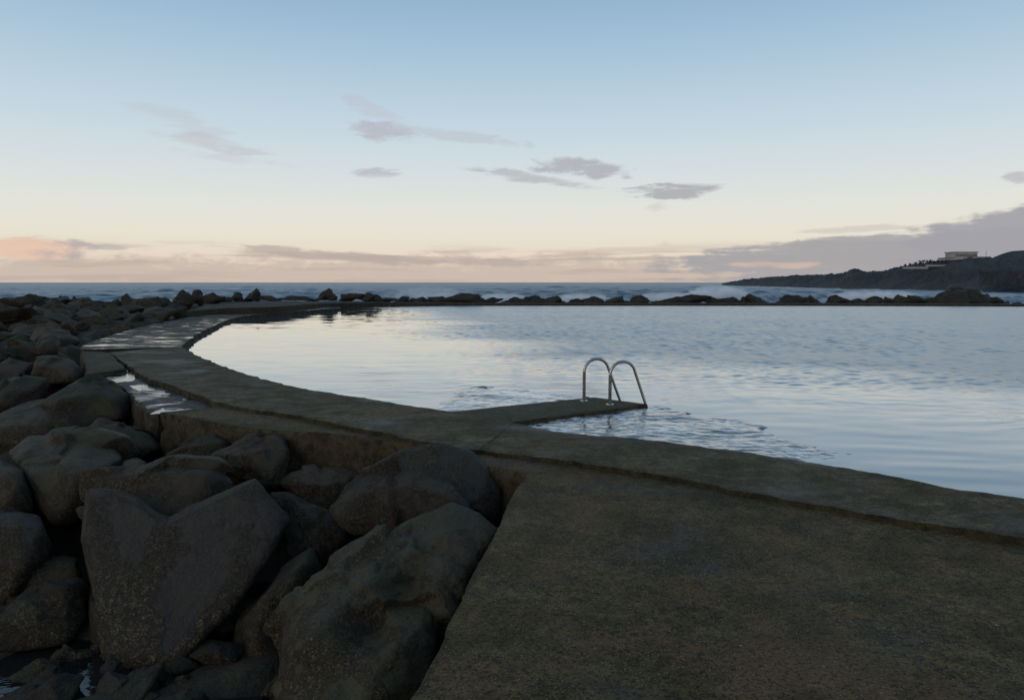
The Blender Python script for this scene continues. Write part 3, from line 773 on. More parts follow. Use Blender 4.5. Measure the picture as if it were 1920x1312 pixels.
an = tag(empty('garden_wall'), 'pale garden wall right of the flat roofed house', 'wall')
w = pxbox(1834, 1858, 482, 492, 349, 1.0); boxes('wall', [w], M['plaster'], an)
boxes('coping', [[w[0], w[1], 348.8, 350.2, w[5], w[5] + .2]], M['plaster_dark'], an)
for (u0, u1, v0, v1, D_, lab) in ((1695, 1740, 501, 504, 330, 'lower pale terrace wall below the row of palms'), (1738, 1779, 497.2, 499.7, 333, 'upper pale terrace wall below the row of palms')):
    t_ = tag(empty('terrace_wall'), lab, 'wall', 'terrace walls on the headland')
    w = pxbox(u0, u1, v0, v1, D_, 1.0); boxes('wall', [w], M['plaster'], t_)
    boxes('coping', [[w[0], w[1], D_ - .15, D_ + 1.15, w[5], w[5] + .18]], M['plaster'], t_)
def palm(u, vb, vt, D, seed):
    rs = random.Random(seed); b_ = PD(u, vb, D); top = PD(u, vt, D)[2]; h = top - b_[2]
    t_ = tag(empty('palm_tree', tuple(b_)), f'{("leftmost", "second", "third", "fourth", "fifth", "sixth", "seventh", "eighth", "ninth", "tenth", "rightmost")[seed]} dark palm of the row on the headland terrace counted from left', 'palm', 'palms in a row on the headland terrace')
    tube('trunk', [(0, 0, -1 + (h * .75 + 1) * k / 3) for k in range(4)], .14, M['trunk'], t_, 6)
    bm = bmesh.new()
    for k in range(22):
        a = k * 2.4 + rs.random(); el_ = rs.uniform(-.3, 1.1); L = h * rs.uniform(.35, .55); prev = None
        for j in range(5):
            f = j / 4; r_ = L * f; z = h * .75 + L * (math.sin(el_) * f - .55 * f * f)
            wd = .30 * (1 - .8 * f) + .03; x, y = r_ * math.cos(a) * .8, r_ * math.sin(a) * .8
            cur = (bm.verts.new((x - wd * math.sin(a), y + wd * math.cos(a), z)), bm.verts.new((x + wd * math.sin(a), y - wd * math.cos(a), z + .02)))
            if prev: bm.faces.new((prev[0], prev[1], cur[1], cur[0]))
            prev = cur
    me = bpy.data.meshes.new('crown'); bm.to_mesh(me); bm.free(); link('crown', me, M['palm'], t_)
for k, (u, vb, vt) in enumerate(((1697, 503, 498), (1706, 502, 496), (1716, 501, 493.5), (1724, 500, 490.5), (1731, 500, 489), (1738, 499, 490), (1744, 499, 489), (1751, 498, 490.5), (1758, 497, 489.5), (1766, 497, 489.5), (1773, 496, 490))):
    palm(u, vb + 1, vt - 3.5, 336 + (k % 3), k)
ms = tag(empty('mast', tuple(PD(1852, 489, 349))), 'thin dark mast standing behind the garden wall', 'mast')
hm = PD(1852, 471, 349)[2] - PD(1852, 489, 349)[2]
tube('pole', [(0, 1.5, hm * k / 4) for k in range(5)], .07, M['trunk'], ms, 6); boxes('crossbar', [[-.35, .35, 1.45, 1.55, hm * .8, hm * .8 + .08]], M['trunk'], ms)
hd = tag(empty('flower_hedge'), 'reddish flowering hedge along the foot of the pale house', 'hedge')
rs = random.Random(5); bm = bmesh.new()
for k in range(420):
    p = PD(rs.uniform(1772, 1803), rs.uniform(487.5, 491), 344); s_ = rs.uniform(.12, .28)
    vs = [bm.verts.new((p[0] + rs.uniform(-s_, s_), p[1] + rs.uniform(-.8, .8), p[2] + rs.uniform(-s_, s_))) for _ in range(3)]
    bm.faces.new(vs)
me = bpy.data.meshes.new('foliage'); bm.to_mesh(me); bm.free(); link('foliage', me, M['redleaf'], hd)
w = pxbox(1868, 1935, 511, 536, 266, 10)
cb = tag(empty('retaining_wall'), 'tall dark flat topped wall low on the headland at the right edge', 'wall')
boxes('wall', [w], bpy.data.materials['headland_scrub'], cb); boxes('coping', [[w[0] - .05, w[1] + .05, 265.95, 276.05, w[5], w[5] + .3]], bpy.data.materials['headland_scrub'], cb)
sg = tag(empty('red_panel', tuple(PD(1911, 521, 264.5))), 'small red panel on a post before the dark retaining wall', 'panel')
boxes('panel', [[-.3, .3, -.05, .05, .1, .7]], M['redpaint'], sg); boxes('post', [[-.05, .05, .06, .14, -3, .8]], M['trunk'], sg)

# ------------------------------------------------------------------ rock bed under the boulders
ox = np.array([p[1] for p in (o1[6:] + [P(152, 656, ZW)] + o2[1:6] + [np.array((-20.6, 49, 0)), np.array((-25, 62, 0)), np.array((-25, 70, 0))])])
oxx = np.array([p[0] for p in (o1[6:] + [P(152, 656, ZW)] + o2[1:6] + [np.array((-20.6, 49, 0)), np.array((-25, 62, 0)), np.array((-25, 70, 0))])])
od = np.argsort(ox); ox, oxx = ox[od], oxx[od]
def edge_x(y): return np.interp(y, ox, oxx)
def heap(y): return np.interp(y, [8, 10, 13, 17, 22, 27, 32, 38, 43, 47, 52, 58, 66], [-1.2, -.6, -.25, -.05, .12, .22, .42, .72, 1.0, 1.08, .55, -.4, -2.0])
gx, gy = np.meshgrid(np.arange(-62, 3, .35), np.arange(.8, 70, .35), indexing='ij'); fx, fy = gx.ravel(), gy.ravel()
bz = heap(fy) - .45; bz = np.where(fy < 9.5, -1.47 + .12 * sm(fy, 7.5, 9.5), bz)
inside = sm(fx - edge_x(fy), -1.1, -.2) * (fy > 9); bz = bz * (1 - inside) + (-2.2) * inside
bz = np.where((fx > -2.0 - (fy > 7) * 0) & (fy <= 9.5), -2.1, bz)
pts = np.stack([fx, fy, bz], 1); pts[:, 2] += np.where(fy > 10, .30, .16) * fbm(pts * (1.2, 1.2, .2), 4, .65)
idx = np.arange(len(fx)).reshape(gx.shape)
F = np.stack([idx[:-1, :-1].ravel(), idx[1:, :-1].ravel(), idx[1:, 1:].ravel(), idx[:-1, 1:].ravel()], 1)
tag(link('rock_bed', mesh_np('rock_bed', pts, F, False), M['heap']), 'dark stony bed under the boulders', kind='structure')

bm = bmesh.new(); bm.faces.new([bm.verts.new((x, y, -1.46)) for x, y in ((-9, 4.5), (-1.2, 4.5), (-1.2, 8.6), (-9, 8.6))])
me = bpy.data.meshes.new('tide_pool'); bm.to_mesh(me); bm.free()
tag(link('tide_pool', me, M['puddle']), 'dark tide pool between the lowest boulders', kind='structure')

# ------------------------------------------------------------------ the big boulders, one by one
def boulder(outline, Dt, Db, thick, mat, label, seed, sub=5, front=.45, ridge=(), bulge=None, hulls=None, cen=None, carve=(), **kw):
    """outline in photo pixels gives the silhouette; it gets its own distance (Dt at its top, Db at its foot) and thickness"""
    o = np.array(outline, float); v0, v1 = o[:, 1].min(), o[:, 1].max(); c = o.mean(0)
    dep = lambda v: Dt + (Db - Dt) * np.clip((v - v0) / (v1 - v0), -.2, 1.2)
    bl = thick * .32 if bulge is None else bulge
    def hull(o):
        c = o.mean(0); H = []
        for u, v in o: H.append(PD(u, v, dep(v)))
        if not ridge or hulls:
            for u, v in c + (o - c) * front: H.append(PD(u, v, dep(v) - bl))
        for u, v in c + (o - c) * .85: H.append(PD(u, v, dep(v) + thick * .6))
        for u, v in c + (o - c) * .5: H.append(PD(u, v, dep(v) + thick))
        for u, v, dd in ridge: H.append(PD(u, v, dep(v) - dd))
        return np.array(H)
    hs_ = [hull(np.array(h, float)) for h in (hulls or [outline])]
    cc = cen or c
    centre = PD(cc[0], cc[1], dep(cc[1]) + thick * .28)
    me = rock_mesh('boulder', hs_, (0, 0, 0), sub, seed=seed, **kw) if False else rock_mesh('boulder', [h - centre for h in hs_], (0, 0, 0), sub, seed=seed, **kw)
    if carve:
        co = np.empty(len(me.vertices) * 3, np.float32); me.vertices.foreach_get('co', co); co = co.reshape(-1, 3).astype(float) + centre
        c_, s_ = math.cos(PITCH), math.sin(PITCH)
        dz = co[:, 2] - CZ; fw = co[:, 1] * c_ - dz * s_; uu = 960 + FPX * co[:, 0] / fw; vv = 656 - FPX * (co[:, 1] * s_ + dz * c_) / fw
        frontm = sm(dep(vv) + thick * .15 - co[:, 1], 0, .15)
        for u0, v0, u1_, v1_, wd, dpt in carve:
            tt = np.clip(((uu - u0) * (u1_ - u0) + (vv - v0) * (v1_ - v0)) / ((u1_ - u0) ** 2 + (v1_ - v0) ** 2), 0, 1)
            ds = np.hypot(uu - u0 - tt * (u1_ - u0), vv - v0 - tt * (v1_ - v0)) * (1 + .3 * gnoise(co * 2.5))
            k_ = dpt * np.exp(-(ds / wd) ** 2) * frontm
            co += np.stack([0 * k_, k_ * .8, -k_ * .45], 1)
        me.vertices.foreach_set('co', (co - centre).astype(np.float32).ravel()); me.update()
    ob = link('boulder', me, M[mat], None, tuple(centre))
    return tag(ob, label, 'boulder', 'large boulders below the platform and ledge')
heartL = [(160, 918), (200, 912), (262, 930), (338, 985), (310, 1235), (240, 1250), (200, 1230), (190, 1170), (165, 1090), (147, 1000)]
heartR = [(272, 985), (365, 950), (480, 893), (497, 915), (541, 985), (510, 1050), (440, 1120), (400, 1190), (350, 1240), (310, 1256), (240, 1245), (215, 1120)]
boulder(heartL + heartR, 8.0, 6.55, .95, 'slate', 'big flat faced slate grey boulder shaped like a heart', 21, 6, .90, (), .10, [heartL, heartR], (300, 1080), p=70, low=.015, mid=.014, fine=.006, cuts=0, step=.02, chip=.016)
boulder([(168, 887), (233, 877), (298, 861), (354, 852), (406, 859), (445, 905), (396, 960), (326, 1040), (250, 1040), (190, 1000), (165, 930)], 8.9, 7.75, 1.2, 'crusty', 'rough boulder propped behind the heart shaped boulder', 22, 6, ridge=((215, 900, .3), (330, 885, .45), (400, 895, .35), (300, 985, .3)))
boulder([(8, 845), (60, 815), (120, 806), (185, 806), (238, 822), (256, 850), (240, 870), (190, 905), (165, 950), (150, 990), (100, 985), (60, 930), (38, 885)], 10.2, 9.0, 1.6, 'green', 'large boulder with a flat green top and barnacled front at the left', 23, 6, ridge=((45, 888, .6), (160, 890, .7), (238, 858, .35), (110, 970, .35)), cuts=1)
boulder([(-90, 860), (0, 868), (44, 882), (62, 965), (20, 975), (-90, 985)], 9.4, 8.9, 1.2, 'crusty', 'barnacled boulder cut off by the left edge above the smooth one', 24, 5, ridge=((15, 888, .35), (40, 930, .3)))
boulder([(-90, 965), (0, 962), (76, 966), (100, 1026), (84, 1060), (28, 1115), (0, 1160), (-90, 1170)], 8.4, 7.4, 1.2, 'slate', 'smooth dark boulder at the left edge with a rounded shoulder', 25, 5, ridge=((20, 985, .45), (80, 992, .3), (45, 1080, .35), (-40, 990, .4)))
boulder([(31, 1090), (61, 1045), (117, 1041), (154, 1059), (157, 1100), (98, 1125), (37, 1130)], 8.2, 7.6, .9, 'dark', 'small blocky grey boulder wedged left of the heart shaped boulder', 26, 5, ridge=((58, 1062, .3), (142, 1072, .3), (90, 1110, .2)))
boulder([(-60, 1160), (0, 1146), (70, 1096), (135, 1085), (163, 1098), (170, 1160), (140, 1205), (47, 1215), (-60, 1225)], 7.6, 6.8, .9, 'dark', 'long sloping boulder with a crusted upper edge at the lower left', 27, 5, ridge=((0, 1158, .35), (72, 1112, .4), (140, 1100, .35)))
boulder([(163, 1100), (193, 1115), (198, 1215), (173, 1210)], 7.5, 7.0, .5, 'dark', 'narrow dark sliver of rock under the left flank of the heart boulder', 28, 4)
boulder([(5, 1252), (93, 1232), (140, 1216), (190, 1216), (184, 1240), (93, 1266), (20, 1272)], 7.0, 6.75, .7, 'crusty', 'low flat rock at the edge of the tide pool', 29, 5)
boulder([(180, 1305), (203, 1265), (228, 1278), (250, 1300), (300, 1320), (300, 1360), (180, 1360)], 6.5, 6.0, .6, 'dark', 'dark wet rock under the foot of the heart boulder', 30, 5)
boulder([(425, 1190), (526, 1067), (581, 1031), (604, 1059), (580, 1122), (540, 1190), (510, 1250), (460, 1245)], 7.6, 6.7, .9, 'dark', 'slanting boulder squeezed between the heart boulder and the green one', 31, 5, ridge=((500, 1115, .35), (562, 1060, .3), (472, 1190, .3)))
boulder([(507, 918), (539, 920), (589, 947), (636, 968), (652, 1000), (612, 1060), (575, 1060), (545, 1040), (535, 985), (518, 949)], 8.7, 8.0, .9, 'crusty', 'crusted boulder right of the tip of the heart boulder', 32, 5, ridge=((545, 935, .25), (600, 985, .4), (590, 1040, .3)))
boulder([(516, 905), (539, 886), (581, 873), (648, 877), (680, 888), (660, 930), (640, 955), (610, 965), (585, 945), (543, 925)], 9.5, 9.0, .8, 'crusty', 'small oval boulder left of the dark rounded one', 33, 5, ridge=((540, 906, .35), (612, 908, .35), (658, 900, .25)))
boulder([(385, 853), (463, 821), (513, 813), (537, 823), (548, 846), (532, 890), (514, 925), (492, 920), (455, 905), (425, 884)], 9.9, 9.3, .9, 'crusty', 'angular boulder below the ledge with a sloping grey top', 34, 5, ridge=((455, 852, .35), (524, 842, .35), (505, 895, .3)))
boulder([(315, 850), (364, 821), (401, 811), (431, 833), (434, 870), (387, 870), (330, 872)], 10.5, 10.0, .8, 'dark', 'smooth grey boulder under the corner of the low slab', 35, 5, ridge=((360, 836, .25), (412, 830, .25)))
boulder([(634, 949), (652, 911), (694, 872), (762, 843), (821, 835), (877, 848), (903, 874), (911, 920), (928, 941), (932, 965), (917, 1000), (863, 1020), (737, 1010), (665, 1005), (642, 979)], 8.1, 7.5, 1.0, 'slate', 'large dark rounded boulder leaning against the platform corner', 36, 6, .6, ((668, 925, .35), (770, 912, .5), (850, 945, .5), (912, 965, .3), (760, 985, .3)), cuts=1)
boulder([(503, 1240), (509, 1185), (530, 1139), (568, 1080), (630, 1023), (737, 973), (842, 947), (886, 973), (924, 1000), (892, 1080), (846, 1164), (800, 1244), (766, 1316), (735, 1420), (600, 1440), (508, 1340)], 7.0, 4.55, 1.3, 'green', 'huge green tinged boulder in front beside the platform edge', 37, 6, .62, ((700, 1012, .2), (610, 1092, .35), (560, 1200, .4), (830, 985, .2), (882, 1040, .15), (800, 1170, .3), (640, 1225, .5), (720, 1290, .5)), .3, carve=((760, 1100, 690, 1180, 38, .20), (690, 1180, 640, 1290, 40, .22), (760, 1100, 800, 1050, 30, .12), (840, 1120, 760, 1140, 26, .10)), p=44, low=.06, mid=.045, fine=.008, cuts=3, step=.05)
boulder([(-40, 805), (0, 775), (80, 750), (107, 750), (142, 790), (90, 830), (20, 850)], 13.6, 12.0, 1.6, 'green', 'broad low slab rock with a greenish flat top at the left edge', 38, 5, ridge=((0, 805, .5), (92, 780, .4), (122, 795, .3)))
boulder([(75, 760), (110, 728), (149, 713), (180, 708), (224, 726), (252, 745), (252, 790), (196, 795), (120, 800)], 14.0, 12.6, 1.6, 'dark', 'broad dark boulder beside the upper end of the low slab', 39, 5, ridge=((120, 752, .5), (200, 745, .5), (245, 752, .25)))
boulder([(157, 807), (187, 786), (233, 792), (283, 816), (316, 845), (270, 862), (200, 850)], 11.6, 10.9, 1.1, 'crusty', 'brown boulder with a pale streaked back under the low slab', 40, 5, ridge=((190, 812, .35), (262, 832, .35)))
boulder([(74, 822), (100, 802), (150, 796), (150, 825), (100, 835)], 11.9, 11.4, .9, 'dark', 'small grey rock behind the boulder with the flat green top', 41, 4, ridge=((100, 815, .25), (140, 812, .25)))
boulder([(57, 702), (67, 672), (100, 667), (143, 675), (157, 703), (145, 718), (100, 722), (60, 716)], 17.4, 16.6, 1.3, 'crusty', 'square brown boulder left of the mossy concrete block', 42, 5, ridge=((68, 688, .35), (145, 690, .35), (100, 710, .3)))
boulder([(-30, 730), (30, 703), (88, 712), (70, 745), (60, 765), (-30, 790)], 15.2, 14.2, 1.5, 'dark', 'dark hollow sided boulder at the left edge above the slab rock', 43, 5, ridge=((20, 730, .4), (70, 735, .4)))
boulder([(-30, 695), (20, 671), (57, 682), (60, 710), (20, 722), (-30, 722)], 18.0, 17.0, 1.4, 'heap', 'rounded boulder at the left edge next to the square brown one', 44, 5, ridge=((20, 690, .3), (50, 700, .3)))
boulder([(63, 652), (75, 634), (100, 629), (114, 645), (107, 664), (68, 668)], 21.5, 21.0, 1.0, 'heap', 'round topped rock with a hollow face left of the walkway bend', 45, 4)
boulder([(224, 876), (233, 863), (261, 858), (277, 867), (272, 885), (230, 890)], 9.7, 9.4, .5, 'pale', 'tiny pale stone perched behind the heart boulder', 46, 4)

# ------------------------------------------------------------------ breakwater heap: copies of a few boulder shapes
base_meshes = []
for k in range(14):
    rs = np.random.RandomState(100 + k)
    pts = rs.normal(size=(10, 3)); pts /= np.linalg.norm(pts, axis=1)[:, None]
    pts *= rs.uniform(.75, 1.1, (10, 1)); pts[:, 2] *= .85
    me = rock_mesh('boulder', [pts], pts.mean(0) * 0, 4, p=60, seed=60 + k, cuts=5, low=.05, mid=.04, fine=.014, step=.05)
    co = np.empty(len(me.vertices) * 3, np.float32); me.vertices.foreach_get('co', co); co = co.reshape(-1, 3)
    co -= (co.max(0) + co.min(0)) / 2; zz = co[:, 2] / np.abs(co[:, 2]).max(); co[:, :2] *= (1 - .20 * zz)[:, None]
    co -= (co.max(0) + co.min(0)) / 2; co /= (co.max(0) - co.min(0)); me.vertices.foreach_set('co', co.ravel()); me.update()
    base_meshes.append(me)
heavy = []
for k, me in enumerate(base_meshes):
    co = np.empty(len(me.vertices) * 3, np.float32); me.vertices.foreach_get('co', co); co = co.reshape(-1, 3)
    lo = co[co[:, 2] < -.15]; hi = co[co[:, 2] > .2]; heavy.append((np.ptp(hi[:, 0]) / np.ptp(lo[:, 0]) + abs(hi[:, 0].mean()), k))
heavy = [k for _, k in sorted(heavy)[:9]]
protos = {}
def copy_rock(k, mat):
    if (k, mat) not in protos:
        me = base_meshes[k].copy(); me.materials.clear(); me.materials.append(M[mat]); protos[k, mat] = me
    return link('boulder', protos[k, mat])
rnd = random.Random(8)
HG = 'boulders heaped on the left breakwater'
y = 13.2; cnt = 0; taken = [(PD(105, 700, 17)[0], 17.3), (PD(20, 700, 17.5)[0], 18), (PD(88, 650, 21)[0], 21.4), (PD(30, 740, 14.5)[0], 15), (PD(170, 760, 13)[0], 13.6), (PD(40, 790, 13)[0], 13.2)]
while y < 50:
    stp = .95 + .018 * y
    x = edge_x(y) - .75 - rnd.random() * .4
    while x > -.74 * y - 1:
        px, py = x + rnd.uniform(-.25, .25), y + rnd.uniform(-.3, .3)
        s = (.85 + .011 * y) * rnd.choice((.65, .85, 1, 1.15, 1.5, 1.9))
        if not any(math.hypot(px - a, py - b_) < 1.15 for a, b_ in taken) and px < edge_x(py) - .45 * s:
            mt = rnd.choices(('heap', 'dark', 'pale'), (6, 3, 1.6 if y > 26 else .2))[0]
            o = copy_rock(rnd.randrange(14), mt)
            hz = float(heap(py)) - .12 * rnd.random() - (.15 if px > edge_x(py) - 1.3 else 0)
            hgt = min(s, 1.5) * rnd.uniform(.5, .85)
            o.location = (px, py, hz - hgt * .42 + rnd.uniform(-.12, .16)); o.scale = (s * 1.25, s * 1.15, hgt * 1.1)
            o.rotation_euler = (rnd.uniform(-.4, .4), rnd.uniform(-.4, .4), rnd.uniform(0, 6.28))
            tag(o, 'x', 'boulder', HG); o['tone'] = mt; cnt += 1
        x -= stp * (1.05 + rnd.uniform(-.12, .15))
    y += stp * .95
SIZES = ((.95, 'small'), (1.3, 'middling'), (9, 'large'))
ORD = 'first second third fourth fifth sixth seventh eighth ninth tenth eleventh twelfth'.split()
def number(objs, tail):
    objs.sort(key=lambda o: o.location.x / o.location.y)
    for k, o in enumerate(objs):
        if len(objs) == 1: w = ''
        elif k == 0: w = 'leftmost '
        elif k == len(objs) - 1: w = 'rightmost '
        elif k < 9: w = ORD[k] + ' from left '
        else: w = ORD[len(objs) - 1 - k] + ' from right '
        o['label'] = w + o['label'] + tail
from collections import defaultdict
buckets = defaultdict(list)
for o in [o for o in COL.objects if o.get('group') == HG]:
    tone = {'heap': 'brown', 'dark': 'dark', 'pale': 'pale'}[o['tone']]; del o['tone']
    sz = next(w for lim, w in SIZES if o.scale.x / 1.25 < lim)
    yy = o.location.y; dx = edge_x(yy) - o.location.x
    if dx < 1.9: zn = 'touching the outer walkway edge' if yy < 28 else 'touching the far walkway edge'
    elif yy > 38: zn = 'near the crest ' + ('at the left edge' if o.location.x / yy < -.58 else 'below open sea' if o.location.x / yy < -.49 else 'toward the raised wall')
    elif yy > 29: zn = 'in the upper heap below the crest'
    elif yy > 20: zn = 'in the middle of the heap'
    else: zn = 'in the lower heap left of the low slab'
    o['label'] = f'{sz} {tone} boulder {zn}'; buckets[o['label']].append(o)
for b_ in buckets.values(): number(b_, '')

for k in range(46):      # stones lying in the tide pool
    px, py = rnd.uniform(-5.2, -1.4), rnd.uniform(5.6, 7.9)
    s_ = rnd.choice((.14, .2, .28, .38)); o = copy_rock(rnd.randrange(14), 'dark'); o.name = 'stone' if k == 0 else f'stone.{k:03d}'
    o.location = (px, py, -1.47 + s_ * .12); o.scale = (s_ * 1.4, s_ * 1.2, s_ * .8); o.rotation_euler = (0, 0, rnd.uniform(0, 6.28))
    tag(o, f'{ {.14: "tiny", .2: "small", .28: "fist sized", .38: "head sized"}[s_] } dark wet stone in the tide pool', 'stone', 'small stones in the tide pool')
cb_ = defaultdict(list)
for o in [o for o in COL.objects if o.get('group') == 'small stones in the tide pool']: cb_[o['label']].append(o)
for b_ in cb_.values(): number(b_, '')
def sky_rock(u0, u1, vt, vb, D, mat, k, label, group, flip=1):
    a = PD(u0, vb, D); b_ = PD(u1, vt, D); o = copy_rock(heavy[k % 9], mat)
    w = b_[0] - a[0]; h = b_[2] - a[2]
    o.location = ((a[0] + b_[0]) / 2, D, (a[2] + b_[2]) / 2); o.rotation_euler = (0, .22 * math.sin(k * 2.7), 0); o.scale = (flip * w * (1.25 if k % 4 else 1.05), max(.6, min(w, 1.6 * h) * .95), h)
    label = ' '.join(label.split()[:16]); return tag(o, label, 'boulder', group)
SG = 'boulders on the crest of the left breakwater'
crest = [(-15, 24, 558, 592, 44, 'skyline', 'dark boulder on the breakwater crest at the left edge'), (14, 44, 556, 580, 46, 'skyline', None), (28, 80, 551, 585, 43, 'skyline', 'largest dark rounded boulder on the crest at the far left'),
         (78, 114, 560, 592, 42, 'heap', None), (107, 130, 554, 580, 46, 'skyline', None), (126, 147, 555, 580, 46, 'skyline', None), (115, 160, 561, 590, 41, 'pale', 'pale rounded boulder leaning on the crest of the breakwater'),
         (157, 197, 564, 592, 42, 'heap', None), (180, 200, 564, 580, 45, 'skyline', None), (203, 234, 560, 592, 44, 'heap', None), (226, 260, 552, 580, 44, 'heap', 'pointed boulder standing up from the crest of the breakwater'),
         (258, 284, 559, 590, 44, 'skyline', None), (280, 304, 558, 590, 45, 'skyline', None), (300, 324, 559, 590, 45, 'skyline', None), (318, 338, 563, 590, 46, 'skyline', None),
         (60, 94, 574, 600, 37, 'pale', 'light grey boulder below the largest crest boulder'), (74, 108, 587, 606, 35, 'pale', None), (131, 152, 587, 602, 36, 'pale', None), (8, 38, 585, 602, 36, 'heap', None),
         (212, 262, 588, 618, 35, 'dark', 'large dark boulder on the seaward side above the walkway'), (262, 300, 575, 600, 40, 'heap', None), (296, 342, 570, 600, 41, 'skyline', None), (195, 230, 580, 606, 38, 'heap', None)]
for k, (u0, u1, vt, vb, D, mt, lab) in enumerate(crest):
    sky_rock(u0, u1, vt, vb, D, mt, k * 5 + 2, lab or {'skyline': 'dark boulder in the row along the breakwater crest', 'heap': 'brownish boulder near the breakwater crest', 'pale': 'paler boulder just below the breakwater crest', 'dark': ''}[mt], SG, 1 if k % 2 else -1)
cb_ = defaultdict(list)
for o in [o for o in COL.objects if o.get('group') == SG]: cb_[o['label']].append(o)
for b_ in cb_.values(): number(b_, '')
RG = 'boulders along the far rim of the pool'
far = [(326, 362, 543, 580, 52, 'larger rounded boulder of the pair above the raised wall end'), (356, 382, 542.5, 575, 53, 'smaller pointed boulder of the pair above the raised wall end'), (381, 420, 548, 572, 56, 'broad brown boulder right of the pair above the raised wall'), (408, 436, 555, 568, 60, None),
       (432, 459, 547.5, 567, 62, 'left boulder of two touching ones on the raised wall'), (453, 486, 541.5, 567, 63, 'right and taller boulder of two touching ones on the raised wall'), (484, 532, 554.5, 565, 66, None), (526, 588, 554.5, 565, 66, None), (584, 608, 554.5, 565, 66, None),
       (601, 635, 540.5, 564, 67, 'tall lone rounded boulder standing on the far pool wall'), (635, 682, 547, 566, 68, 'hump backed dark boulder right of the lone tall one'), (674, 700, 548.5, 566, 68, None), (692, 716, 551.5, 567, 68, None), (711, 742, 557, 568, 69, None), (738, 768, 555.5, 569, 70, None), (763, 782, 558.5, 569, 70, None), (776, 806, 556.5, 570, 70, None), (804, 844, 554.5, 572, 71, None),
       (836, 906, 549.5, 573, 70, 'big rough dark boulder reaching into the pool at its far side'), (900, 944, 557.5, 571, 72, None), (940, 990, 556.5, 572, 72, None), (975, 1020, 554, 572, 72, None), (1008, 1049, 552.5, 572, 72, 'blocky boulder with a steep right side on the far rim'), (1044, 1066, 564, 572, 73, None), (1062, 1096, 559.5, 572, 73, None), (1088, 1132, 555, 572, 73, None),
       (1138, 1169, 555.5, 572, 73, 'pointed triangular boulder on the far rim'), (1128, 1145, 564, 572, 73, None), (1165, 1182, 563.5, 572, 73, None), (1178, 1222, 552.5, 572, 73, 'domed boulder right of the pointed triangular one'), (1218, 1246, 564, 572, 73, None), (1240, 1292, 556, 572, 73, None), (1262, 1326, 552.5, 572, 74, None), (1318, 1356, 557.5, 572, 74, None), (1350, 1392, 556, 572, 74, None),
       (1386, 1405, 555.5, 572, 74, None), (1402, 1445, 552.5, 572, 73, 'steep sided boulder left of a gap on the far rim'), (1448, 1500, 552.5, 572, 74, 'wide brown domed boulder with a cleft on the far rim'), (1495, 1518, 556.5, 572, 74, None), (1514, 1548, 555.5, 572, 74, None), (1550, 1584, 552, 572, 74, None), (1572, 1604, 558.5, 572, 74, None), (1598, 1628, 559, 572, 74, None), (1622, 1660, 554.5, 572, 74, None), (1655, 1690, 558, 572, 74, None), (1670, 1710, 551.5, 572, 74, None), (1700, 1738, 554.5, 572, 74, None), (1734, 1768, 556.5, 572, 74, None),
       (1825, 1864, 552, 573, 73, None), (1858, 1880, 556.5, 573, 73, 'small upright rock at the right end of the far rim'), (1874, 1894, 566, 574, 73, None), (1896, 1922, 566, 574, 74, None)]
far.sort(); last = None; n_ = 0
for k, (u0, u1, vt, vb, D, lab) in enumerate(far):
    if lab: last, n_ = lab.split(' on the ')[0].split(' above ')[0].split(' standing ')[0].split(' reaching ')[0].split(' right of ')[0].split(' left of ')[0].split(' with ')[0], 0
    else: n_ += 1; lab = f'{ORD[n_ - 1]} low dark rock right of the {last}'
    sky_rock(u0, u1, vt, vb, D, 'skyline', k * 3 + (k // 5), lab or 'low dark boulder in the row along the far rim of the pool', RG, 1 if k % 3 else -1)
oA = [(1745, 572), (1762, 553), (1778, 543), (1796, 540.5), (1815, 547), (1822, 573)]; oB = [(1785, 573), (1792, 548), (1818, 542), (1832, 541), (1837, 550), (1841, 573)]
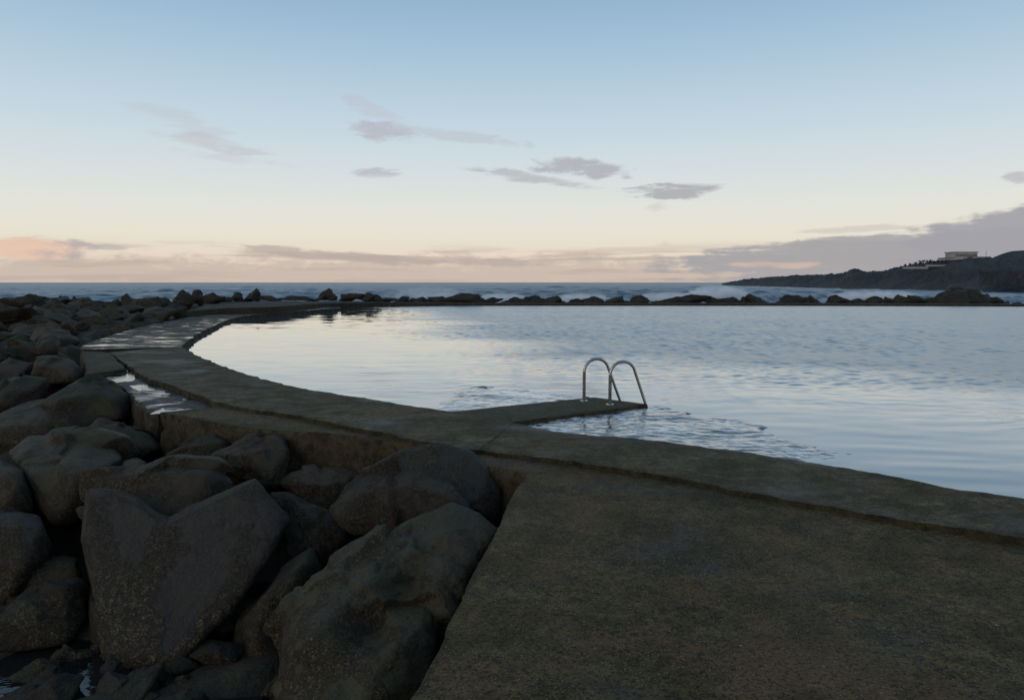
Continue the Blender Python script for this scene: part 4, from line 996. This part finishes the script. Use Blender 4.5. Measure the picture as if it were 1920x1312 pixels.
boulder(oA + oB, 74, 72.5, 4, 'skyline', 'large craggy dark outcrop at the right end of the far rim', 51, 5, .85, mid=.05, low=.05, fine=.03, step=.05, chip=.10, cuts=1, hulls=[oA, oB], cen=(1804, 563))
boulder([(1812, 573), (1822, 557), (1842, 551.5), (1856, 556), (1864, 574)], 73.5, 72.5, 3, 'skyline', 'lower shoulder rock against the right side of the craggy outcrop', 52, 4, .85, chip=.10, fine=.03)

# ------------------------------------------------------------------ surf and spray thrown up behind the far rim
def spray(u0, u1, vt, vb, D, seed, label, dens=.9):
    a = PD(u0, vb, D); b_ = PD(u1, vt, D); w = (b_[0] - a[0]) / 2; h = b_[2] - a[2]
    dirs, F = ico(4); q = dirs * (1 + .28 * fbm(dirs * (2.2, 2.2, 2.2) + seed, 4, .6)[:, None])
    V = q * (w, 2.2, h * .62) + ((a[0] + b_[0]) / 2, D, a[2] + h * .38)
    m = bpy.data.materials.new('sea_spray'); m.use_nodes = True; g = G(m.node_tree)
    m.node_tree.nodes.clear()
    vol = g.n('ShaderNodeVolumePrincipled'); vol.inputs['Color'].default_value = (.985, .99, .995, 1)
    pos = opos(g); sz = g.n('ShaderNodeSeparateXYZ'); g.nt.links.new(pos, sz.inputs[0])
    n_ = g.noise(g.vscale(pos, (.5, 1, 1)), 1.3, 4, .65)
    g.put(vol.inputs['Density'], g.mul(g.mul(g.sstep(n_, .38, .62), g.sstep(sz.outputs[2], a[2] + h * 1.15, a[2] + h * .1)), dens * 2.0))
    out = g.n('ShaderNodeOutputMaterial'); g.nt.links.new(vol.outputs[0], out.inputs['Volume'])
    tag(link('sea_spray', mesh_np('sea_spray', V, F), m), label, kind='stuff')
spray(1290, 1400, 533, 562, 92, 1, 'white burst of spray behind the far rim near the headland tip', 1.3)
spray(1190, 1330, 546, 566, 90, 2, 'low white surf behind the far rim')
spray(1040, 1140, 548, 566, 90, 3, 'low white spray behind the gap in the far rim')
spray(740, 860, 533, 566, 95, 4, 'thin mist of spray behind the far rim', .35)
spray(900, 985, 547, 564, 90, 5, 'small splash behind the dark boulders', .7)
spray(1560, 1720, 543, 562, 120, 6, 'surf below the headland', .8)
